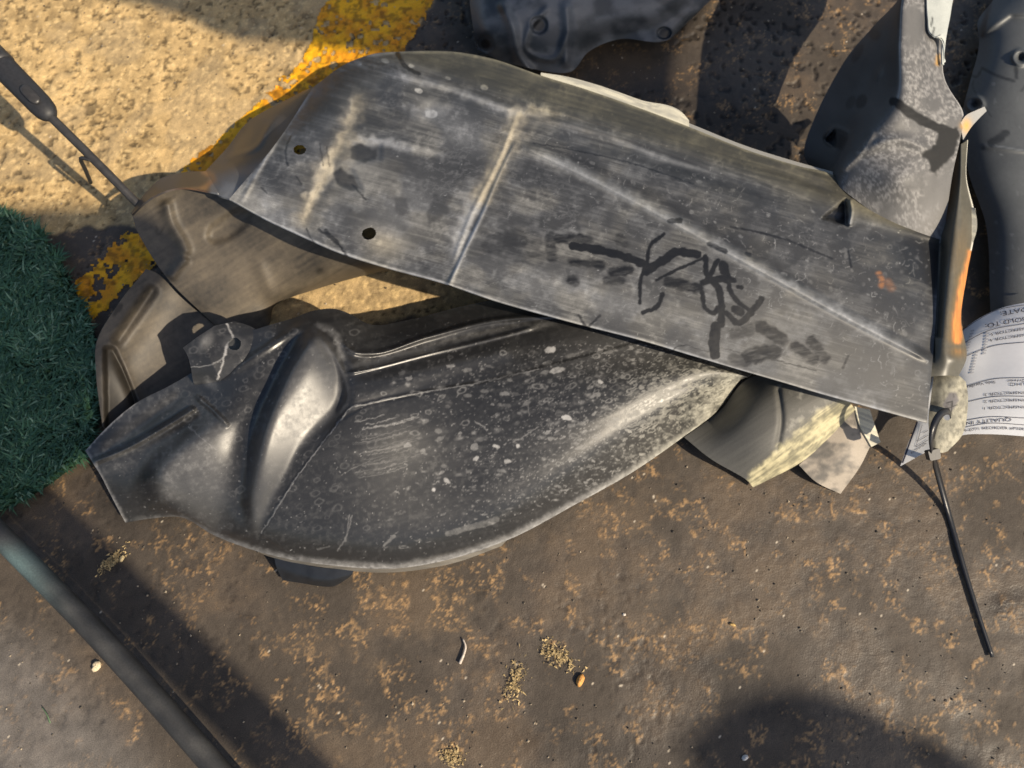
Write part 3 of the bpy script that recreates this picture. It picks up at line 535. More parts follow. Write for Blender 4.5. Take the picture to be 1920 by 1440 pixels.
ridge(rb, [(490, 1000), (560, 890), (640, 785), (652, 768), (690, 757), (900, 717)], 3, .0018, .04); ridge(rb, [(594, 588), (640, 584), (690, 608)], 9, -.003, .2)
plateau(rb, [(490, 1003), (560, 893), (640, 788), (690, 760), (900, 718), (1200, 640), (1380, 700), (1300, 810), (1000, 990), (740, 1066), (560, 1050)], .002, 2)
bd = blank()
for k in range(2300):
    t = random.random()**.75; x = 700+690*t; yc = 860-(x-700)*.17; hh = 190-(x-700)*.13; y = yc+random.uniform(-1, 1)*hh
    if random.random() > .18+.82*((x-650)/740)**1.2: continue
    r = random.choice((1.5, 2, 2.5, 3, 3.5, 4.2, 5)); sq = .85-.5*max(0, (y-yc)/hh)
    blob(bd, x, y, r*random.uniform(1.1, 2.0), r*sq, random.uniform(-.5, .25), random.uniform(.10, .45), random.choice(('ring', 'disc', 'gauss', 'gauss')))
for k in range(2600):
    t = random.random()**.7; x = 800+590*t; y = 850-(x-700)*.17+random.uniform(-1, 1)*(190-(x-700)*.13); blob(bd, x, y, random.uniform(1, 2.4), random.uniform(.7, 1.3), random.uniform(-.6, .1), random.uniform(.12, .45), 'disc')
for k in range(300):
    t = random.random(); x = 1180+210*t; y = 770-(x-1180)*.28+random.uniform(-60, 50)*(1-t*.4); blob(bd, x, y, random.uniform(4, 10), random.uniform(.8, 1.5), -.45, random.uniform(.12, .45), 'disc')
for k in range(150): 
    x = random.uniform(300, 700); y = random.uniform(620, 1000); r = random.uniform(2.5, 6); blob(bd, x, y, r*1.5, r, -.3, random.uniform(.08, .22), 'ring')
for k in range(1500): blob(bd, random.uniform(180, 1390), random.uniform(600, 1060), 1.2, 1.0, 0, random.uniform(.15, .6), 'disc')
for (x, y, rx, ry, a, v_) in ((1032, 656, 10, 6, -.2, .9), (1045, 694, 16, 5, -.2, .7), (1063, 783, 10, 4, .1, .9), (930, 837, 7, 4, .3, .9), (952, 864, 6, 4, .2, .8), (972, 836, 4, 3, 0, .9), (893, 860, 6, 4, -.3, .8), (890, 838, 7, 7, .6, .4), (1125, 716, 5, 4, 0, .8), (813, 918, 3.5, 3.5, 0, 1), (838, 902, 7, 4, .5, .7), (845, 686, 8, 3, -.2, .6)): blob(bd, x, y, rx, ry, a, v_, 'disc')
for pl, wd, a in (([(425, 608), (437, 632)], 1.8, 1), ([(424, 650), (418, 680), (407, 712)], 1.8, 1), ([(437, 632), (424, 650)], 1.3, .8), ([(355, 690), (390, 685), (420, 672)], .9, .6), ([(490, 1000), (560, 890), (640, 785), (652, 768), (690, 757), (900, 717), (1010, 692)], 1.2, .55), ([(354, 800), (405, 845)], 1, .5), ([(720, 1022), (738, 1006)], 2.5, .3), ([(648, 1016), (655, 965)], 1.4, .3), ([(632, 1034), (648, 1010), (660, 968)], 1.6, .3), ([(595, 1030), (618, 1024)], 1.5, .25), ([(700, 860), (640, 890)], .8, .3), ([(890, 790), (915, 806)], 1, .5), ([(962, 830), (1010, 800)], .8, .5), ([(992, 735), (992, 780)], .8, .4), ([(840, 1000), (930, 975)], 6, .25)): stroke(bd, pl, wd, a, .8, .15, 7)
for k in range(26):
    x = random.uniform(660, 700); y = random.uniform(790, 900); l = random.uniform(40, 110); stroke(bd, [(x, y), (x+l*.5, y-l*.08), (x+l, y-l*.22)], .8, .25 if y > 815 else .7, .8, .5, k)
ridge(bd, [(232, 977), (205, 925), (178, 873), (160, 846)], 5, .6, 0, smooth=False, mode='max')
ridge(bd, [(234, 975), (340, 972), (400, 1003), (470, 1030), (540, 1047), (630, 1058), (740, 1064), (850, 1044), (960, 1006), (1080, 943), (1180, 886), (1280, 818), (1345, 768)], 7, .5, .08, smooth=False, mode='max')
ridge(bd, [(480, 1034), (540, 1050), (630, 1062), (740, 1067), (850, 1048), (960, 1010), (1080, 946), (1180, 890), (1280, 821), (1345, 771)], 3.2, .8, .05, smooth=False, mode='max', rough=3)
ridge(bd, [(160, 845), (205, 797), (255, 755)], 3, .7, 0, mode='max', rough=2); ridge(bd, [(1300, 795), (1390, 700)], 16, .4, .1, rough=5)
ridge(bd, [(650, 690), (800, 652), (900, 628), (1060, 602)], 7, .3, .1, rough=4); ridge(bd, [(590, 605), (630, 630), (640, 680)], 8, .35, .1, rough=4); blob(bd, 438, 645, 24, 16, 0, .3); blob(bd, 385, 640, 14, 22, .5, .3); blob(bd, 395, 720, 20, 10, .6, .3)
lobe_sheen = blank(); plateau(lobe_sheen, [(592, 622), (620, 640), (642, 690), (650, 742), (632, 780), (560, 840), (510, 930), (478, 1000), (470, 900), (490, 800), (540, 690)], 1, 10); plateau(lobe_sheen, [(310, 870), (400, 790), (440, 800), (425, 900), (430, 1000), (370, 980), (300, 930)], 1, 16)
bink = blank()
for pl, wd in (([(930, 725), (880, 780), (820, 850), (760, 890), (690, 935), (645, 965)], 2), ([(880, 770), (800, 800), (760, 790)], 4), ([(660, 840), (760, 820), (820, 790)], 6), ([(670, 870), (750, 850)], 5), ([(680, 900), (740, 890)], 5), ([(910, 985), (930, 992)], 2.5), ([(550, 598), (620, 600)], 5), ([(925, 570), (935, 574)], 5), ([(980, 638), (1020, 632)], 12)): stroke(bink, pl, wd, .7, 3, .35, 4)
def lower_col(px, py, u, v):
    s1 = streak(px, py, -.25, 120, 7, 31); s2 = fbm(px/80, py/60, 4, 32); s3 = fbm(px/7, py/7, 3, 33, .6)
    d = .022+.04*sstep(.4, .75, s1)*s2+.09*sstep(.5, .8, s3)*s2+.05*sstep(1000, 1200, px)*sstep(720, 640, py)
    d += .16*sstep(620, 760, py)*sstep(480, 300, px)*s3*sstep(.35, .7, s2)+.03*sstep(900, 1300, px)
    d += .10*samp(lobe_sheen, px, py)*(.6+.8*s2)  # extra pale tone on the lobes stands in for their sheen
    d = np.clip(np.maximum(d, samp(bd, px+5*(fbm(px/7, py/7, 3, 91)-.5), py+5*(fbm(px/7, py/7, 3, 92)-.5))*(.45+.8*s3)*(1+.5*sstep(950, 1250, px))), 0, 1)*(1-.85*samp(bink, px, py))
    warm = sstep(1050, 1350, px)*sstep(640, 800, py+.2*(px-1050))
    dust = lerp((.36, .355, .35), (.38, .365, .30), warm)
    col = np.asarray(PLASTIC)*(1-d[:, None])+dust*d[:, None]
    return col, np.clip(.32+.5*d+.10*(s3-.5), .22, .95)
lb = thing('wheel_arch_liner', 'black wheel arch liner with lobed bulging end and grey mud spots, in front', 'wheel arch liner', tuple(U(760, 860, 0)), 'wheel arch liners heaped on the ground')
bt0 = [(160, 845, .06), (205, 797, .068), (255, 756, .075), (320, 722, .083), (362, 697, .09), (425, 640, .10), (500, 611, .108), (548, 597, .096), (590, 582, .090), (628, 579, .086), (655, 588, .082), (690, 607, .078), (770, 599, .070), (850, 578, .068), (920, 563, .068), (1050, 548, .062), (1200, 550, .062), (1330, 600, .066), (1425, 680, .07)]
bt1 = [(174, 868, .062), (240, 840, .078), (300, 806, .092), (366, 764, .10), (440, 715, .115), (520, 675, .125), (580, 645, .128), (630, 648, .122), (685, 663, .115), (800, 634, .106), (920, 604, .106), (1060, 592, .112), (1250, 600, .116), (1420, 690, .07)]
bm = [(188, 890, .058), (280, 868, .085), (370, 835, .11), (480, 800, .124), (600, 775, .132), (720, 752, .138), (850, 728, .134), (1000, 700, .132), (1150, 675, .132), (1300, 670, .130), (1405, 703, .116)]
bm2 = [(206, 925, .045), (290, 925, .07), (380, 935, .09), (500, 935, .105), (620, 915, .112), (760, 892, .117), (920, 862, .126), (1080, 810, .132), (1220, 748, .131), (1320, 715, .124), (1394, 710, .108)]
bm3 = [(221, 954, .034), (300, 954, .045), (370, 975, .06), (500, 1010, .072), (620, 1020, .078), (750, 1020, .08), (900, 980, .088), (1060, 905, .094), (1200, 820, .096), (1310, 752, .094), (1390, 711, .085)]
br = [(235, 980, .02), (285, 972, .024), (340, 970, .03), (400, 1003, .036), (470, 1030, .04), (540, 1048, .042), (630, 1061, .043), (740, 1066, .043), (850, 1047, .043), (960, 1009, .043), (1080, 945, .042), (1180, 889, .04), (1280, 820, .038), (1345, 770, .038), (1387, 713, .04)]
sB = Sheet([bt0, bt1, bm, bm2, bm3, br], 841, 300, rb, .003, lower_col, holes=(), stride=4, zmod=lambda x, z: z*(1-.22*sstep(600, 900, x)))
sB.build('arch_panel', M_liner, lb)
trel = blank(); blob(trel, 380, 640, 20, 40, .6, .002)
def tabB(px, py, u, v):
    c, r = lower_col(px, py, u, v); return c, np.clip(r+.05, 0, 1)
Sheet([[(343, 652, .118), (352, 668, .116), (358, 690, .112), (362, 715, .098), (370, 735, .085)], [(370, 632, .124), (384, 655, .123), (396, 680, .122), (408, 706, .112), (420, 735, .095)], [(402, 611, .122), (420, 632, .121), (440, 655, .121), (455, 680, .116), (462, 705, .102)], [(440, 602, .108), (470, 612, .106), (490, 626, .106), (500, 645, .102), (500, 680, .092)]], 90, 80, trel, .003, tabB, holes=((440, 645, 12, 12, 0),), stride=2, linear=True).build('end_tab', M_liner, lb)
# lip rolled under along the near rim, the dark clip below it and the far end of the liner
def lipcol(px, py, u, v): return lerp((.09, .085, .075), (.22, .20, .17), fbm(px/30, py/3, 3, 35)), np.full(len(px), .6)
Sheet([[(480, 1033, .039), (540, 1048, .040), (630, 1061, .041), (740, 1066, .037), (850, 1047, .033), (950, 1013, .032)], [(500, 1042, .026), (545, 1055, .026), (630, 1068, .026), (740, 1073, .024), (850, 1056, .022), (940, 1024, .024)]], 90, 8, None, .0025, lipcol).build('rim_lip', M_liner, lb)
Sheet([[(514, 1044, .028), (560, 1056, .03), (620, 1066, .03), (664, 1068, .028)], [(520, 1068, .02), (562, 1082, .021), (622, 1090, .021), (655, 1082, .02)], [(530, 1088, .008), (562, 1093, .008), (622, 1100, .008), (638, 1094, .008)]], 40, 18, None, .004, lambda a, b, c, d: (np.tile([[.016, .018, .022]], (len(a), 1))*(.7+.6*fbm(a/14, b/14, 3, 5))[:, None], np.full(len(a), .35))).build('clip_bracket', M_liner, lb)
erel = blank(); ridge(erel, [(1458, 720), (1465, 790), (1455, 850)], 5, -.003, .1)
def ext_col(px, py, u, v):
    s = fbm(px/16, py/16, 4, 36, .6); s2 = streak(px, py, -.6, 50, 4, 37); yel = sstep(.72, .80, v+.10*(s-.5)); g = np.clip(.12+.35*sstep(.5, .75, s)*sstep(1450, 1470, px)+.12*s2, 0, 1)
    col = lerp((.03, .03, .03), (.34, .33, .29), g); yc = lerp((.16, .15, .10), (.50, .45, .28), sstep(.3, .7, s2*.6+s*.4)); return col*(1-yel[:, None])+yc*yel[:, None], np.full(len(px), .6)
Sheet([[(1480, 690, .065), (1400, 712, .045), (1350, 770, .026), (1283, 820, .022)], [(1530, 705, .08), (1455, 745, .074), (1390, 810, .055), (1335, 862, .026)], [(1585, 745, .072), (1520, 790, .066), (1455, 850, .05), (1400, 900, .018)], [(1604, 768, .045), (1555, 820, .038), (1500, 868, .026), (1412, 914, .006)]], 110, 90, erel, .0025, ext_col, stride=2, cross=[0, .4, .78, 1]).build('far_end', M_liner, lb)
def tail_col(px, py, u, v):
    s = fbm(px/22, py/14, 4, 38); e = np.clip(sstep(.15, .75, s+.25*(v-.5))+.15, 0, 1); return lerp((.07, .068, .064), (.36, .31, .25), e), np.full(len(px), .6)
Sheet([[(1602, 764, .045), (1552, 822, .036), (1498, 872, .022)], [(1612, 792, .042), (1575, 850, .034), (1528, 902, .016)], [(1632, 836, .034), (1612, 876, .026), (1576, 926, .006)]], 60, 40, None, .0022, tail_col).build('tail_flap', M_liner, lb)
Sheet([[(1602, 762, .046), (1612, 796, .044), (1634, 838, .036)], [(1631, 768, .04), (1640, 796, .038), (1651, 829, .034)]], 30, 12, None, .002, creamy).build('tail_flap', M_liner, lb)
# ================================================================== THIRD LINER, left
crel = blank(); ridge(crel, [(292, 535), (255, 590), (215, 648)], 10, -.008, .08)
plateau(crel, [(196, 652), (214, 652), (232, 690), (262, 765), (270, 830), (200, 830)], -.012, 5)
def third_col(px, py, u, v):
    c, r = tan_col(px, py, u, v); k = np.clip(samp(cink_shade, px, py), 0, 1); return c*(1-.85*k[:, None]), r
cink_shade = blank(); blob(cink_shade, 222, 578, 10, 7, -.8, .8, 'disc'); stroke(cink_shade, [(214, 590), (228, 572)], 3, .9, 2)
plateau(cink_shade, [(192, 655), (212, 655), (232, 690), (262, 765), (270, 830), (198, 830)], .85, 4)  # wedge recess: its shade painted in dark
lc = thing('wheel_arch_liner', 'dusty tan-lit end of a wheel arch liner, lying beside the green turf', 'wheel arch liner', tuple(U(280, 680, 0)), 'wheel arch liners heaped on the ground')
Sheet([[(274, 504, .085), (220, 573, .095), (182, 640, .095), (180, 700, .085), (192, 800, .05)], [(298, 515, .076), (240, 600, .082), (208, 655, .082), (222, 720, .07), (235, 815, .04)], [(335, 553, .052), (290, 620, .052), (245, 690, .05), (262, 760, .04), (270, 830, .03)], [(404, 612, .03), (380, 660, .022), (350, 715, .018), (335, 770, .014), (310, 840, .012)]], 110, 80, crel, .0024, third_col, stride=2).build('inner_leg', M_liner, lc)
# ================================================================== SPLASH SHIELDS (top and right)
tr = blank(); blob(tr, 1010, 47, 16, 16, 0, -.006, 'disc'); blob(tr, 1245, 62, 13, 11, 0, -.006, 'disc'); blob(tr, 910, 82, 16, 16, 0, -.004, 'disc')
ridge(tr, [(940, 0), (960, 50), (975, 110), (1000, 140)], 10, .010, .05); ridge(tr, [(1030, 10), (990, 60), (985, 90), (1040, 110), (1062, 60)], 6, .004, .1); ridge(tr, [(1060, 0), (1065, 60), (1060, 130)], 9, .006, .1); ridge(tr, [(1070, 120), (1140, 62), (1230, 50), (1320, -20)], 16, -.006, .1)
tk = blank()
for (x, y, r) in ((1010, 47, 11), (1245, 62, 9), (910, 82, 9)): blob(tk, x, y, r, r*.95, 0, .95, 'disc')
def shield_col(px, py, u, v):
    s = fbm(px/40, py/30, 4, 41); k = np.clip(samp(tk, px, py), 0, 1); c = lerp((.032, .038, .044), (.12, .125, .13), sstep(.3, .7, s)); return c*(1-.9*k[:, None]), np.full(len(px), .45)
ts = thing('splash_shield', 'dark grey splash shield with round holes, at the top edge above the upper liner', 'splash shield', tuple(U(1080, 20, 0)))
Sheet([[(850, -330, .06), (890, -330, .07), (960, -330, .08), (1050, -330, .08), (1200, -330, .08), (1320, -330, .07), (1450, -330, .06), (1560, -330, .05)], [(876, -40, .08), (910, -40, .10), (960, -40, .11), (1040, -40, .11), (1130, -40, .10), (1230, -40, .09), (1310, -40, .08), (1372, -40, .06)], [(884, 30, .06), (905, 50, .075), (960, 50, .085), (1035, 50, .08), (1110, 35, .075), (1190, 30, .07), (1265, 25, .06), (1320, 12, .05)], [(894, 92, .025), (930, 110, .03), (985, 126, .03), (1065, 136, .03), (1105, 96, .032), (1165, 73, .035), (1248, 76, .032), (1296, 36, .032)]], 220, 150, tr, .003, shield_col, stride=2, cross=[0, .55, .78, 1]).build('shield_panel', M_liner, ts)
dr = blank()
for (x, y) in ((1828, 196), (1914, 108)): blob(dr, x, y, 14, 13, 0, .004, 'ring'); blob(dr, x, y, 6, 6, 0, -.004, 'disc')
plateau(dr, [(1840, 70), (1895, 30), (1930, 30), (1930, -100), (1880, -100)], .006, 4); ridge(dr, [(1845, 275), (1930, 285)], 3, .002, 0)
dki = blank()
for pl, wd in (([(1842, 128), (1870, 142), (1902, 152)], 2.6), ([(1818, 141), (1832, 143), (1840, 130)], 2), ([(1838, 132), (1824, 160), (1832, 180), (1850, 205), (1858, 218)], .9), ([(1905, 130), (1906, 146)], 3.5), ([(1858, 268), (1878, 258)], 7), ([(1872, 258), (1885, 250)], 7), ([(1915, 170), (1925, 160)], 2)): stroke(dki, pl, wd, .9, 1.3, .1, 8)
for (x, y) in ((1828, 196), (1914, 108)): blob(dki, x, y, 6, 5, 0, .8, 'disc')
dsp = blank()
for k in range(46): blob(dsp, random.uniform(1830, 1920), random.uniform(150, 560), random.uniform(1.5, 4), random.uniform(2, 6), 0, random.uniform(.15, .5), 'disc')
ridge(dsp, [(1860, 272), (1930, 284)], 2, .6, .1)
def right_col(px, py, u, v):
    s = fbm(px/50, py/50, 4, 43); s2 = fbm(px/5, py/5, 3, 44); d = np.clip(.13+.10*s+.05*s2, 0, 1); d = np.maximum(d, samp(dsp, px, py)*.8)*(1-.92*np.clip(samp(dki, px, py), 0, 1)); return lerp((.016, .018, .020), (.34, .36, .37), d), np.full(len(px), .5)
rs = thing('splash_shield', 'flat blue-grey splash shield with round studs and marker lines, at the right edge', 'splash shield', tuple(U(1900, 300, 0)))
Sheet([[(1892, -60, .03), (1862, 0, .03), (1833, 42, .03), (1836, 75, .03), (1817, 160, .03), (1805, 208, .03), (1814, 315, .028), (1848, 420, .026), (1856, 560, .024), (1860, 700, .02)], [(1912, -60, .045), (1885, 0, .045), (1856, 42, .045), (1856, 75, .045), (1840, 160, .044), (1830, 208, .043), (1838, 315, .041), (1868, 420, .038), (1876, 560, .034), (1880, 700, .03)], [(2120, -60, .05), (2110, 0, .05), (2105, 42, .05), (2100, 75, .05), (2100, 160, .05), (2100, 208, .05), (2100, 315, .048), (2100, 420, .044), (2100, 560, .04), (2100, 700, .036)]], 260, 90, dr, .004, right_col, stride=2).build('shield_panel', M_liner, rs)
# ================================================================== PAPER TAG + CABLE TIE
tg = thing('paper_tag', 'curled white paper inspection tag with upside down print, hanging beside the right end', 'paper tag', tuple(U(1840, 720, 0)))
tb0 = [(1688, 874, .035), (1728, 852, .042), (1765, 833, .05), (1800, 817, .058), (1850, 814, .068), (1920, 818, .08), (2020, 830, .095)]
tb1 = [(1700, 838, .034), (1738, 815, .041), (1772, 796, .049), (1804, 780, .058), (1852, 772, .07), (1920, 770, .085), (2020, 778, .102)]
tb2 = [(1716, 800, .033), (1750, 760, .04), (1780, 735, .048), (1808, 712, .058), (1855, 694, .070), (1920, 684, .086), (2020, 684, .104)]
tb3 = [(1735, 740, .032), (1758, 690, .038), (1782, 660, .045), (1812, 633, .055), (1860, 606, .066), (1920, 592, .08), (2020, 586, .098)]
tb4 = [(1745, 715, .028), (1762, 668, .033), (1785, 640, .04), (1815, 611, .05), (1863, 583, .06), (1920, 568, .073), (2020, 560, .09)]
sT = Sheet([tb0, tb1, tb2, tb3, tb4], 90, 60, None, .0004, None); sT.build('paper', M_paper, tg)

def on_sheet(S, px, py, off=.0006):
    px = np.asarray(px, float).ravel(); py = np.asarray(py, float).ravel(); gxx = S.px.ravel(); gyy = S.py.ravel(); Vv = S.V.reshape(-1, 3); Nn = S.N.reshape(-1, 3); out = np.zeros((len(px), 3)); C = np.array([0, 0, CAM_H])
    for k in range(len(px)):
        j = np.argmin((gxx-px[k])**2+(gyy-py[k])**2); r = U(px[k], py[k], 0)-C; r /= np.linalg.norm(r); p = Vv[j]+Nn[j]*off
        out[k] = C+r*(np.dot(p-C, Nn[j])/np.dot(r, Nn[j]))
    return out
def print_text(txt, base, h, S, parent, mat, flip=True):
    """lettering printed along a baseline on the tag; flip = the print stands upside down"""
    cu = bpy.data.curves.new('lettering', 'FONT'); cu.body = txt; cu.size = 1; ob = bpy.data.objects.new('lettering', cu); COL.objects.link(ob)
    dg = bpy.context.evaluated_depsgraph_get(); me = bpy.data.meshes.new_from_object(ob.evaluated_get(dg)); bpy.data.objects.remove(ob); bpy.data.curves.remove(cu)
    co = np.zeros(len(me.vertices)*3, np.float32); me.vertices.foreach_get('co', co); co = co.reshape(-1, 3)
    t = (co[:, 0]-co[:, 0].min())/(np.ptp(co[:, 0])+1e-9); b = np.asarray(base, float); sb = chord(b); p = hermite(b, sb, t); e = .01
    tg_ = hermite(b, sb, np.clip(t+e, 0, 1))-hermite(b, sb, np.clip(t-e, 0, 1)); tg_ /= np.linalg.norm(tg_, axis=1, keepdims=True)
    nrm = np.stack([tg_[:, 1], -tg_[:, 0]], -1); q = p+nrm*(co[:, 1]*h/.7)[:, None]
    me.vertices.foreach_set('co', (on_sheet(S, q[:, 0], q[:, 1])-np.array(parent.location)).astype(np.float32).ravel()); me.update(); me.materials.clear()
    return link('lettering', me, mat, parent)
def print_line(poly, wd, S, parent, mat, name='printed_line', n=24):
    p = smoothpoly(poly, n) if len(poly) > 2 else np.linspace(poly[0], poly[1], 8); t = np.gradient(p, axis=0); t /= np.linalg.norm(t, axis=1, keepdims=True); nr = np.stack([-t[:, 1], t[:, 0]], -1)
    a = on_sheet(S, *(p+nr*wd/2).T); b = on_sheet(S, *(p-nr*wd/2).T); m = len(p); V = np.concatenate([a, b])-np.array(parent.location)
    F = np.array([[k, k+1, m+k+1, m+k] for k in range(m-1)]); return link(name, raw_mesh(name, V, F, True), mat, parent)
for txt, base, h in (('DATE:', [(1926, 576), (1900, 580), (1875, 585)], 8), ('SOLD TO:', [(1923, 594), (1885, 600), (1847, 608)], 8), ('INSPECTOR 5', [(1926, 613), (1890, 618.5), (1857, 625)], 5), ('INSPECTOR 4', [(1926, 625), (1890, 630), (1856, 636)], 5),
    ('Driver', [(1924, 711), (1888, 712)], 5), ('LH', [(1923, 717.5), (1906, 718)], 5.5), ('Side Verification', [(1866, 714), (1842, 717), (1818, 723), (1793, 731)], 5), ('INSPECTOR 3', [(1920, 734), (1885, 734.5), (1846, 738)], 5),
    ('INSPECTOR 2', [(1920, 748), (1885, 748), (1845, 751)], 5), ('INSPECTOR 1', [(1920, 761), (1885, 761), (1845, 763.5)], 5), ('QUALITY IN', [(1896, 783.5), (1850, 786), (1811, 791)], 6.5)):
    print_text(txt, base, h, sT, tg, M_ink)
print_text('9-0771 REORDER #P300', [(1808, 810), (1850, 805), (1885, 805), (1921, 807)], 5, sT, tg, M_ink); print_text('COMMER', [(1709, 851), (1723, 842), (1738, 832)], 3.4, sT, tg, M_ink)
for pl, wd in (([(1795, 626), (1830, 602), (1870, 581), (1925, 571)], .9), ([(1797, 649), (1850, 621), (1925, 606)], 1), ([(1810, 668), (1860, 649), (1925, 641)], 1.1), ([(1812, 724), (1860, 711), (1925, 708)], 1.1), ([(1810, 754), (1860, 744), (1925, 743)], 1.1), ([(1806, 789), (1850, 782), (1925, 784)], 1.1), ([(1804, 802), (1850, 794), (1925, 797)], 1),
    ([(1720, 790), (1692, 868)], 3), ([(1729, 797), (1717, 838)], .8), ([(1717, 838), (1740, 825)], .8), ([(1721, 827), (1740, 816)], .8), ([(1730, 812), (1740, 807)], .8), ([(1894, 718.5), (1902, 718.5)], .9), ([(1894, 723), (1902, 723)], .9), ([(1894, 718.5), (1894, 723)], .9), ([(1902, 718.5), (1902, 723)], .9)):
    print_line(pl, wd, sT, tg, M_ink)
for k in range(8):
    y = 620+k*5.4; print_line([(1823-k*1.6-3, y+1), (1823-k*1.6+4, y-1)], 3, sT, tg, M_fade, 'faded_print'); print_line([(1830-k*1.2-3, y+42), (1830-k*1.2+4, y+40)], 3, sT, tg, M_fade, 'faded_print')
    print_line([(1851-k*.9-3, y+6), (1851-k*.9+4, y+4)], 3.2, sT, tg, M_fade, 'faded_print')
tie = thing('cable_tie', 'black nylon cable tie looped through the pale hanging tab, its long tail pointing down', 'cable tie', tuple(U(1760, 850, .0)))
def part(name, VF, mat, parent, smooth=True):
    V, F = VF; return link(name, raw_mesh(name, np.asarray(V)-np.array(parent.location), F, smooth), mat, parent)
lp = hermite(np.array([(1783, 781, .098), (1779, 772, .116), (1768, 773, .124), (1757, 785, .128), (1750, 803, .128), (1747, 825, .12), (1748, 846, .106)]), np.linspace(0, 1, 7), np.linspace(0, 1, 30))
part('loop', strip(U(lp[:, 0], lp[:, 1], lp[:, 2]), np.linspace(.0075, .0088, 30), .0018, (.25, .05, 1)), M_black, tie)
tl = hermite(np.array([(1748, 848, .088), (1754, 872, .042), (1775, 950, .006), (1803, 1050, .004), (1832, 1145, .004), (1861, 1232, .004)]), np.linspace(0, 1, 6), np.linspace(0, 1, 40))
part('tail', strip(U(tl[:, 0], tl[:, 1], tl[:, 2]), np.linspace(.0090, .0045, 40), .0017, (0, 0, 1)), M_black, tie)
hd = U(1749, 852, .103); ax = U(1753, 872, .101)-U(1746, 836, .108); ax /= np.linalg.norm(ax)
hv, hf = strip([hd-ax*.006, hd-ax*.005, hd+ax*.005, hd+ax*.0062], [.0125, .0145, .0135, .010], .008, (0, 0, 1)); M_head = plain('grey_nylon', (.03, .03, .033), .5); part('head', (hv, hf), M_head, tie, False)
# ================================================================== PROP ROD, PIPE
M_rod = plain('satin_black_metal', (.035, .033, .032), .4, .3, 120); M_grip = plain('black_rubber', (.022, .022, .024), .55, .25, 300)
pr = thing('prop_rod', 'black rod with a thick rounded handle on the sunlit concrete, upper left', 'rod', tuple(U(140, 270, 0)))
def pxpath(pts, n): 
    p = np.asarray(pts, float); q = hermite(p, chord(p), np.linspace(0, 1, n)); return U(q[:, 0], q[:, 1], q[:, 2])
g = pxpath([(-260, -140, .20), (-60, 60, .185), (20, 140, .175), (84, 206, .166), (94, 217, .165), (99, 222, .164)], 60)
rr_ = np.interp(np.linspace(0, 1, 60), [0, .5, .70, .78, .93, .965, .985, 1], [.0165, .0165, .0165, .0158, .0152, .0138, .0105, .006]); part('handle', tube(g, rr_, 28, .8), M_grip, pr)
part('rod', tube(pxpath([(92, 216, .165), (180, 303, .14), (276, 400, .105)], 30), np.full(30, .0056), 16), M_rod, pr)
gs = pxpath([(40, 160, .1852), (55, 176, .1828), (72, 193, .180)], 10); part('grip_pad', tube(gs, np.array([.002, .005, .006, .0062, .0062, .0062, .0062, .006, .005, .002]), 16, .35), M_rod, pr)
gb = pxpath([(-40, 80, .183), (0, 120, .178), (4, 124, .1775)], 8); part('collar', tube(gb, np.full(8, .0175), 28, .8), M_rod, pr)
pg = pxpath([(172, 300, .143), (152, 297, .138), (160, 318, .11), (170, 342, .07)], 14); part('hook', tube(pg, np.linspace(.0028, .0026, 14), 8), M_rod, pr)
pp = thing('pipe', 'long satin black pipe crossing the lower left corner, with a faded teal patch', 'pipe', tuple(U(200, 1220, 0)))
pth = pxpath([(-420, 560, .05), (-120, 878, .05), (0, 1003, .05), (187, 1195, .05), (407, 1442, .05), (560, 1620, .05)], 120)
V_, F_ = tube(pth, np.full(120, .0130), 32); V_ = np.array(V_); qx, qy = P(V_[:, 0], V_[:, 1], V_[:, 2])
nz = .35+.35*fbm(V_[:, 0]*40+V_[:, 2]*60, V_[:, 1]*40, 4, 71); tl_ = np.exp(-((qx-20)/60)**2)*sstep(1000, 1060, qy+0*qx)*sstep(.3, .55, nz)
pc_ = lerp((.026, .026, .026), (.07, .068, .064), sstep(.45, .75, nz)); pc_ = pc_*(1-tl_[:, None])+np.array([.10, .15, .15])*tl_[:, None]
o_ = link('pipe_body', raw_mesh('pipe_body', V_-np.array(pp.location), F_, True, pc_, .42+.3*nz), tint_mat('worn_pipe', .2, 500, .15, 300, .5), pp)
# ================================================================== ARTIFICIAL TURF
tp = smoothpoly([(-260, 330), (-60, 372), (10, 405), (60, 430), (100, 470), (130, 530), (165, 600), (188, 690), (186, 770), (160, 840), (110, 890), (50, 930), (-20, 965), (-260, 1050)], 60)
tw = U(tp[:, 0], tp[:, 1], .012)
M_turf = plain('turf_backing', (.012, .03, .018), .8); 
blade_rng = np.random.default_rng(5); NB = 22000; xy = []
bx0, bx1 = tw[:, 0].min(), tw[:, 0].max(); by0, by1 = tw[:, 1].min(), tw[:, 1].max(); poly2 = [tuple(p[:2]) for p in tw]
while len(xy) < NB:
    X = blade_rng.uniform(-.80, bx1, 40000); Y = blade_rng.uniform(by0, by1, 40000); jx = X+.012*(fbm(X*60, Y*60, 2, 81)-.5)*2; m = inside(jx, Y, poly2); xy += list(zip(X[m], Y[m]))
xy = np.array(xy[:NB]); az = blade_rng.uniform(0, 2*np.pi, NB); cl = fbm(xy[:, 0]*45, xy[:, 1]*45, 3, 82); az = az*.55+cl*9
hgt = blade_rng.uniform(.012, .026, NB); ln = blade_rng.uniform(.010, .026, NB)*(.6+.8*cl); wd_ = blade_rng.uniform(.0011, .0021, NB)
dx, dy = np.cos(az), np.sin(az); z0 = np.full(NB, .004)
p0 = np.stack([xy[:, 0], xy[:, 1], z0], -1); d_ = np.stack([dx, dy, 0*dx], -1); s_ = np.stack([-dy, dx, 0*dx], -1)*wd_[:, None]
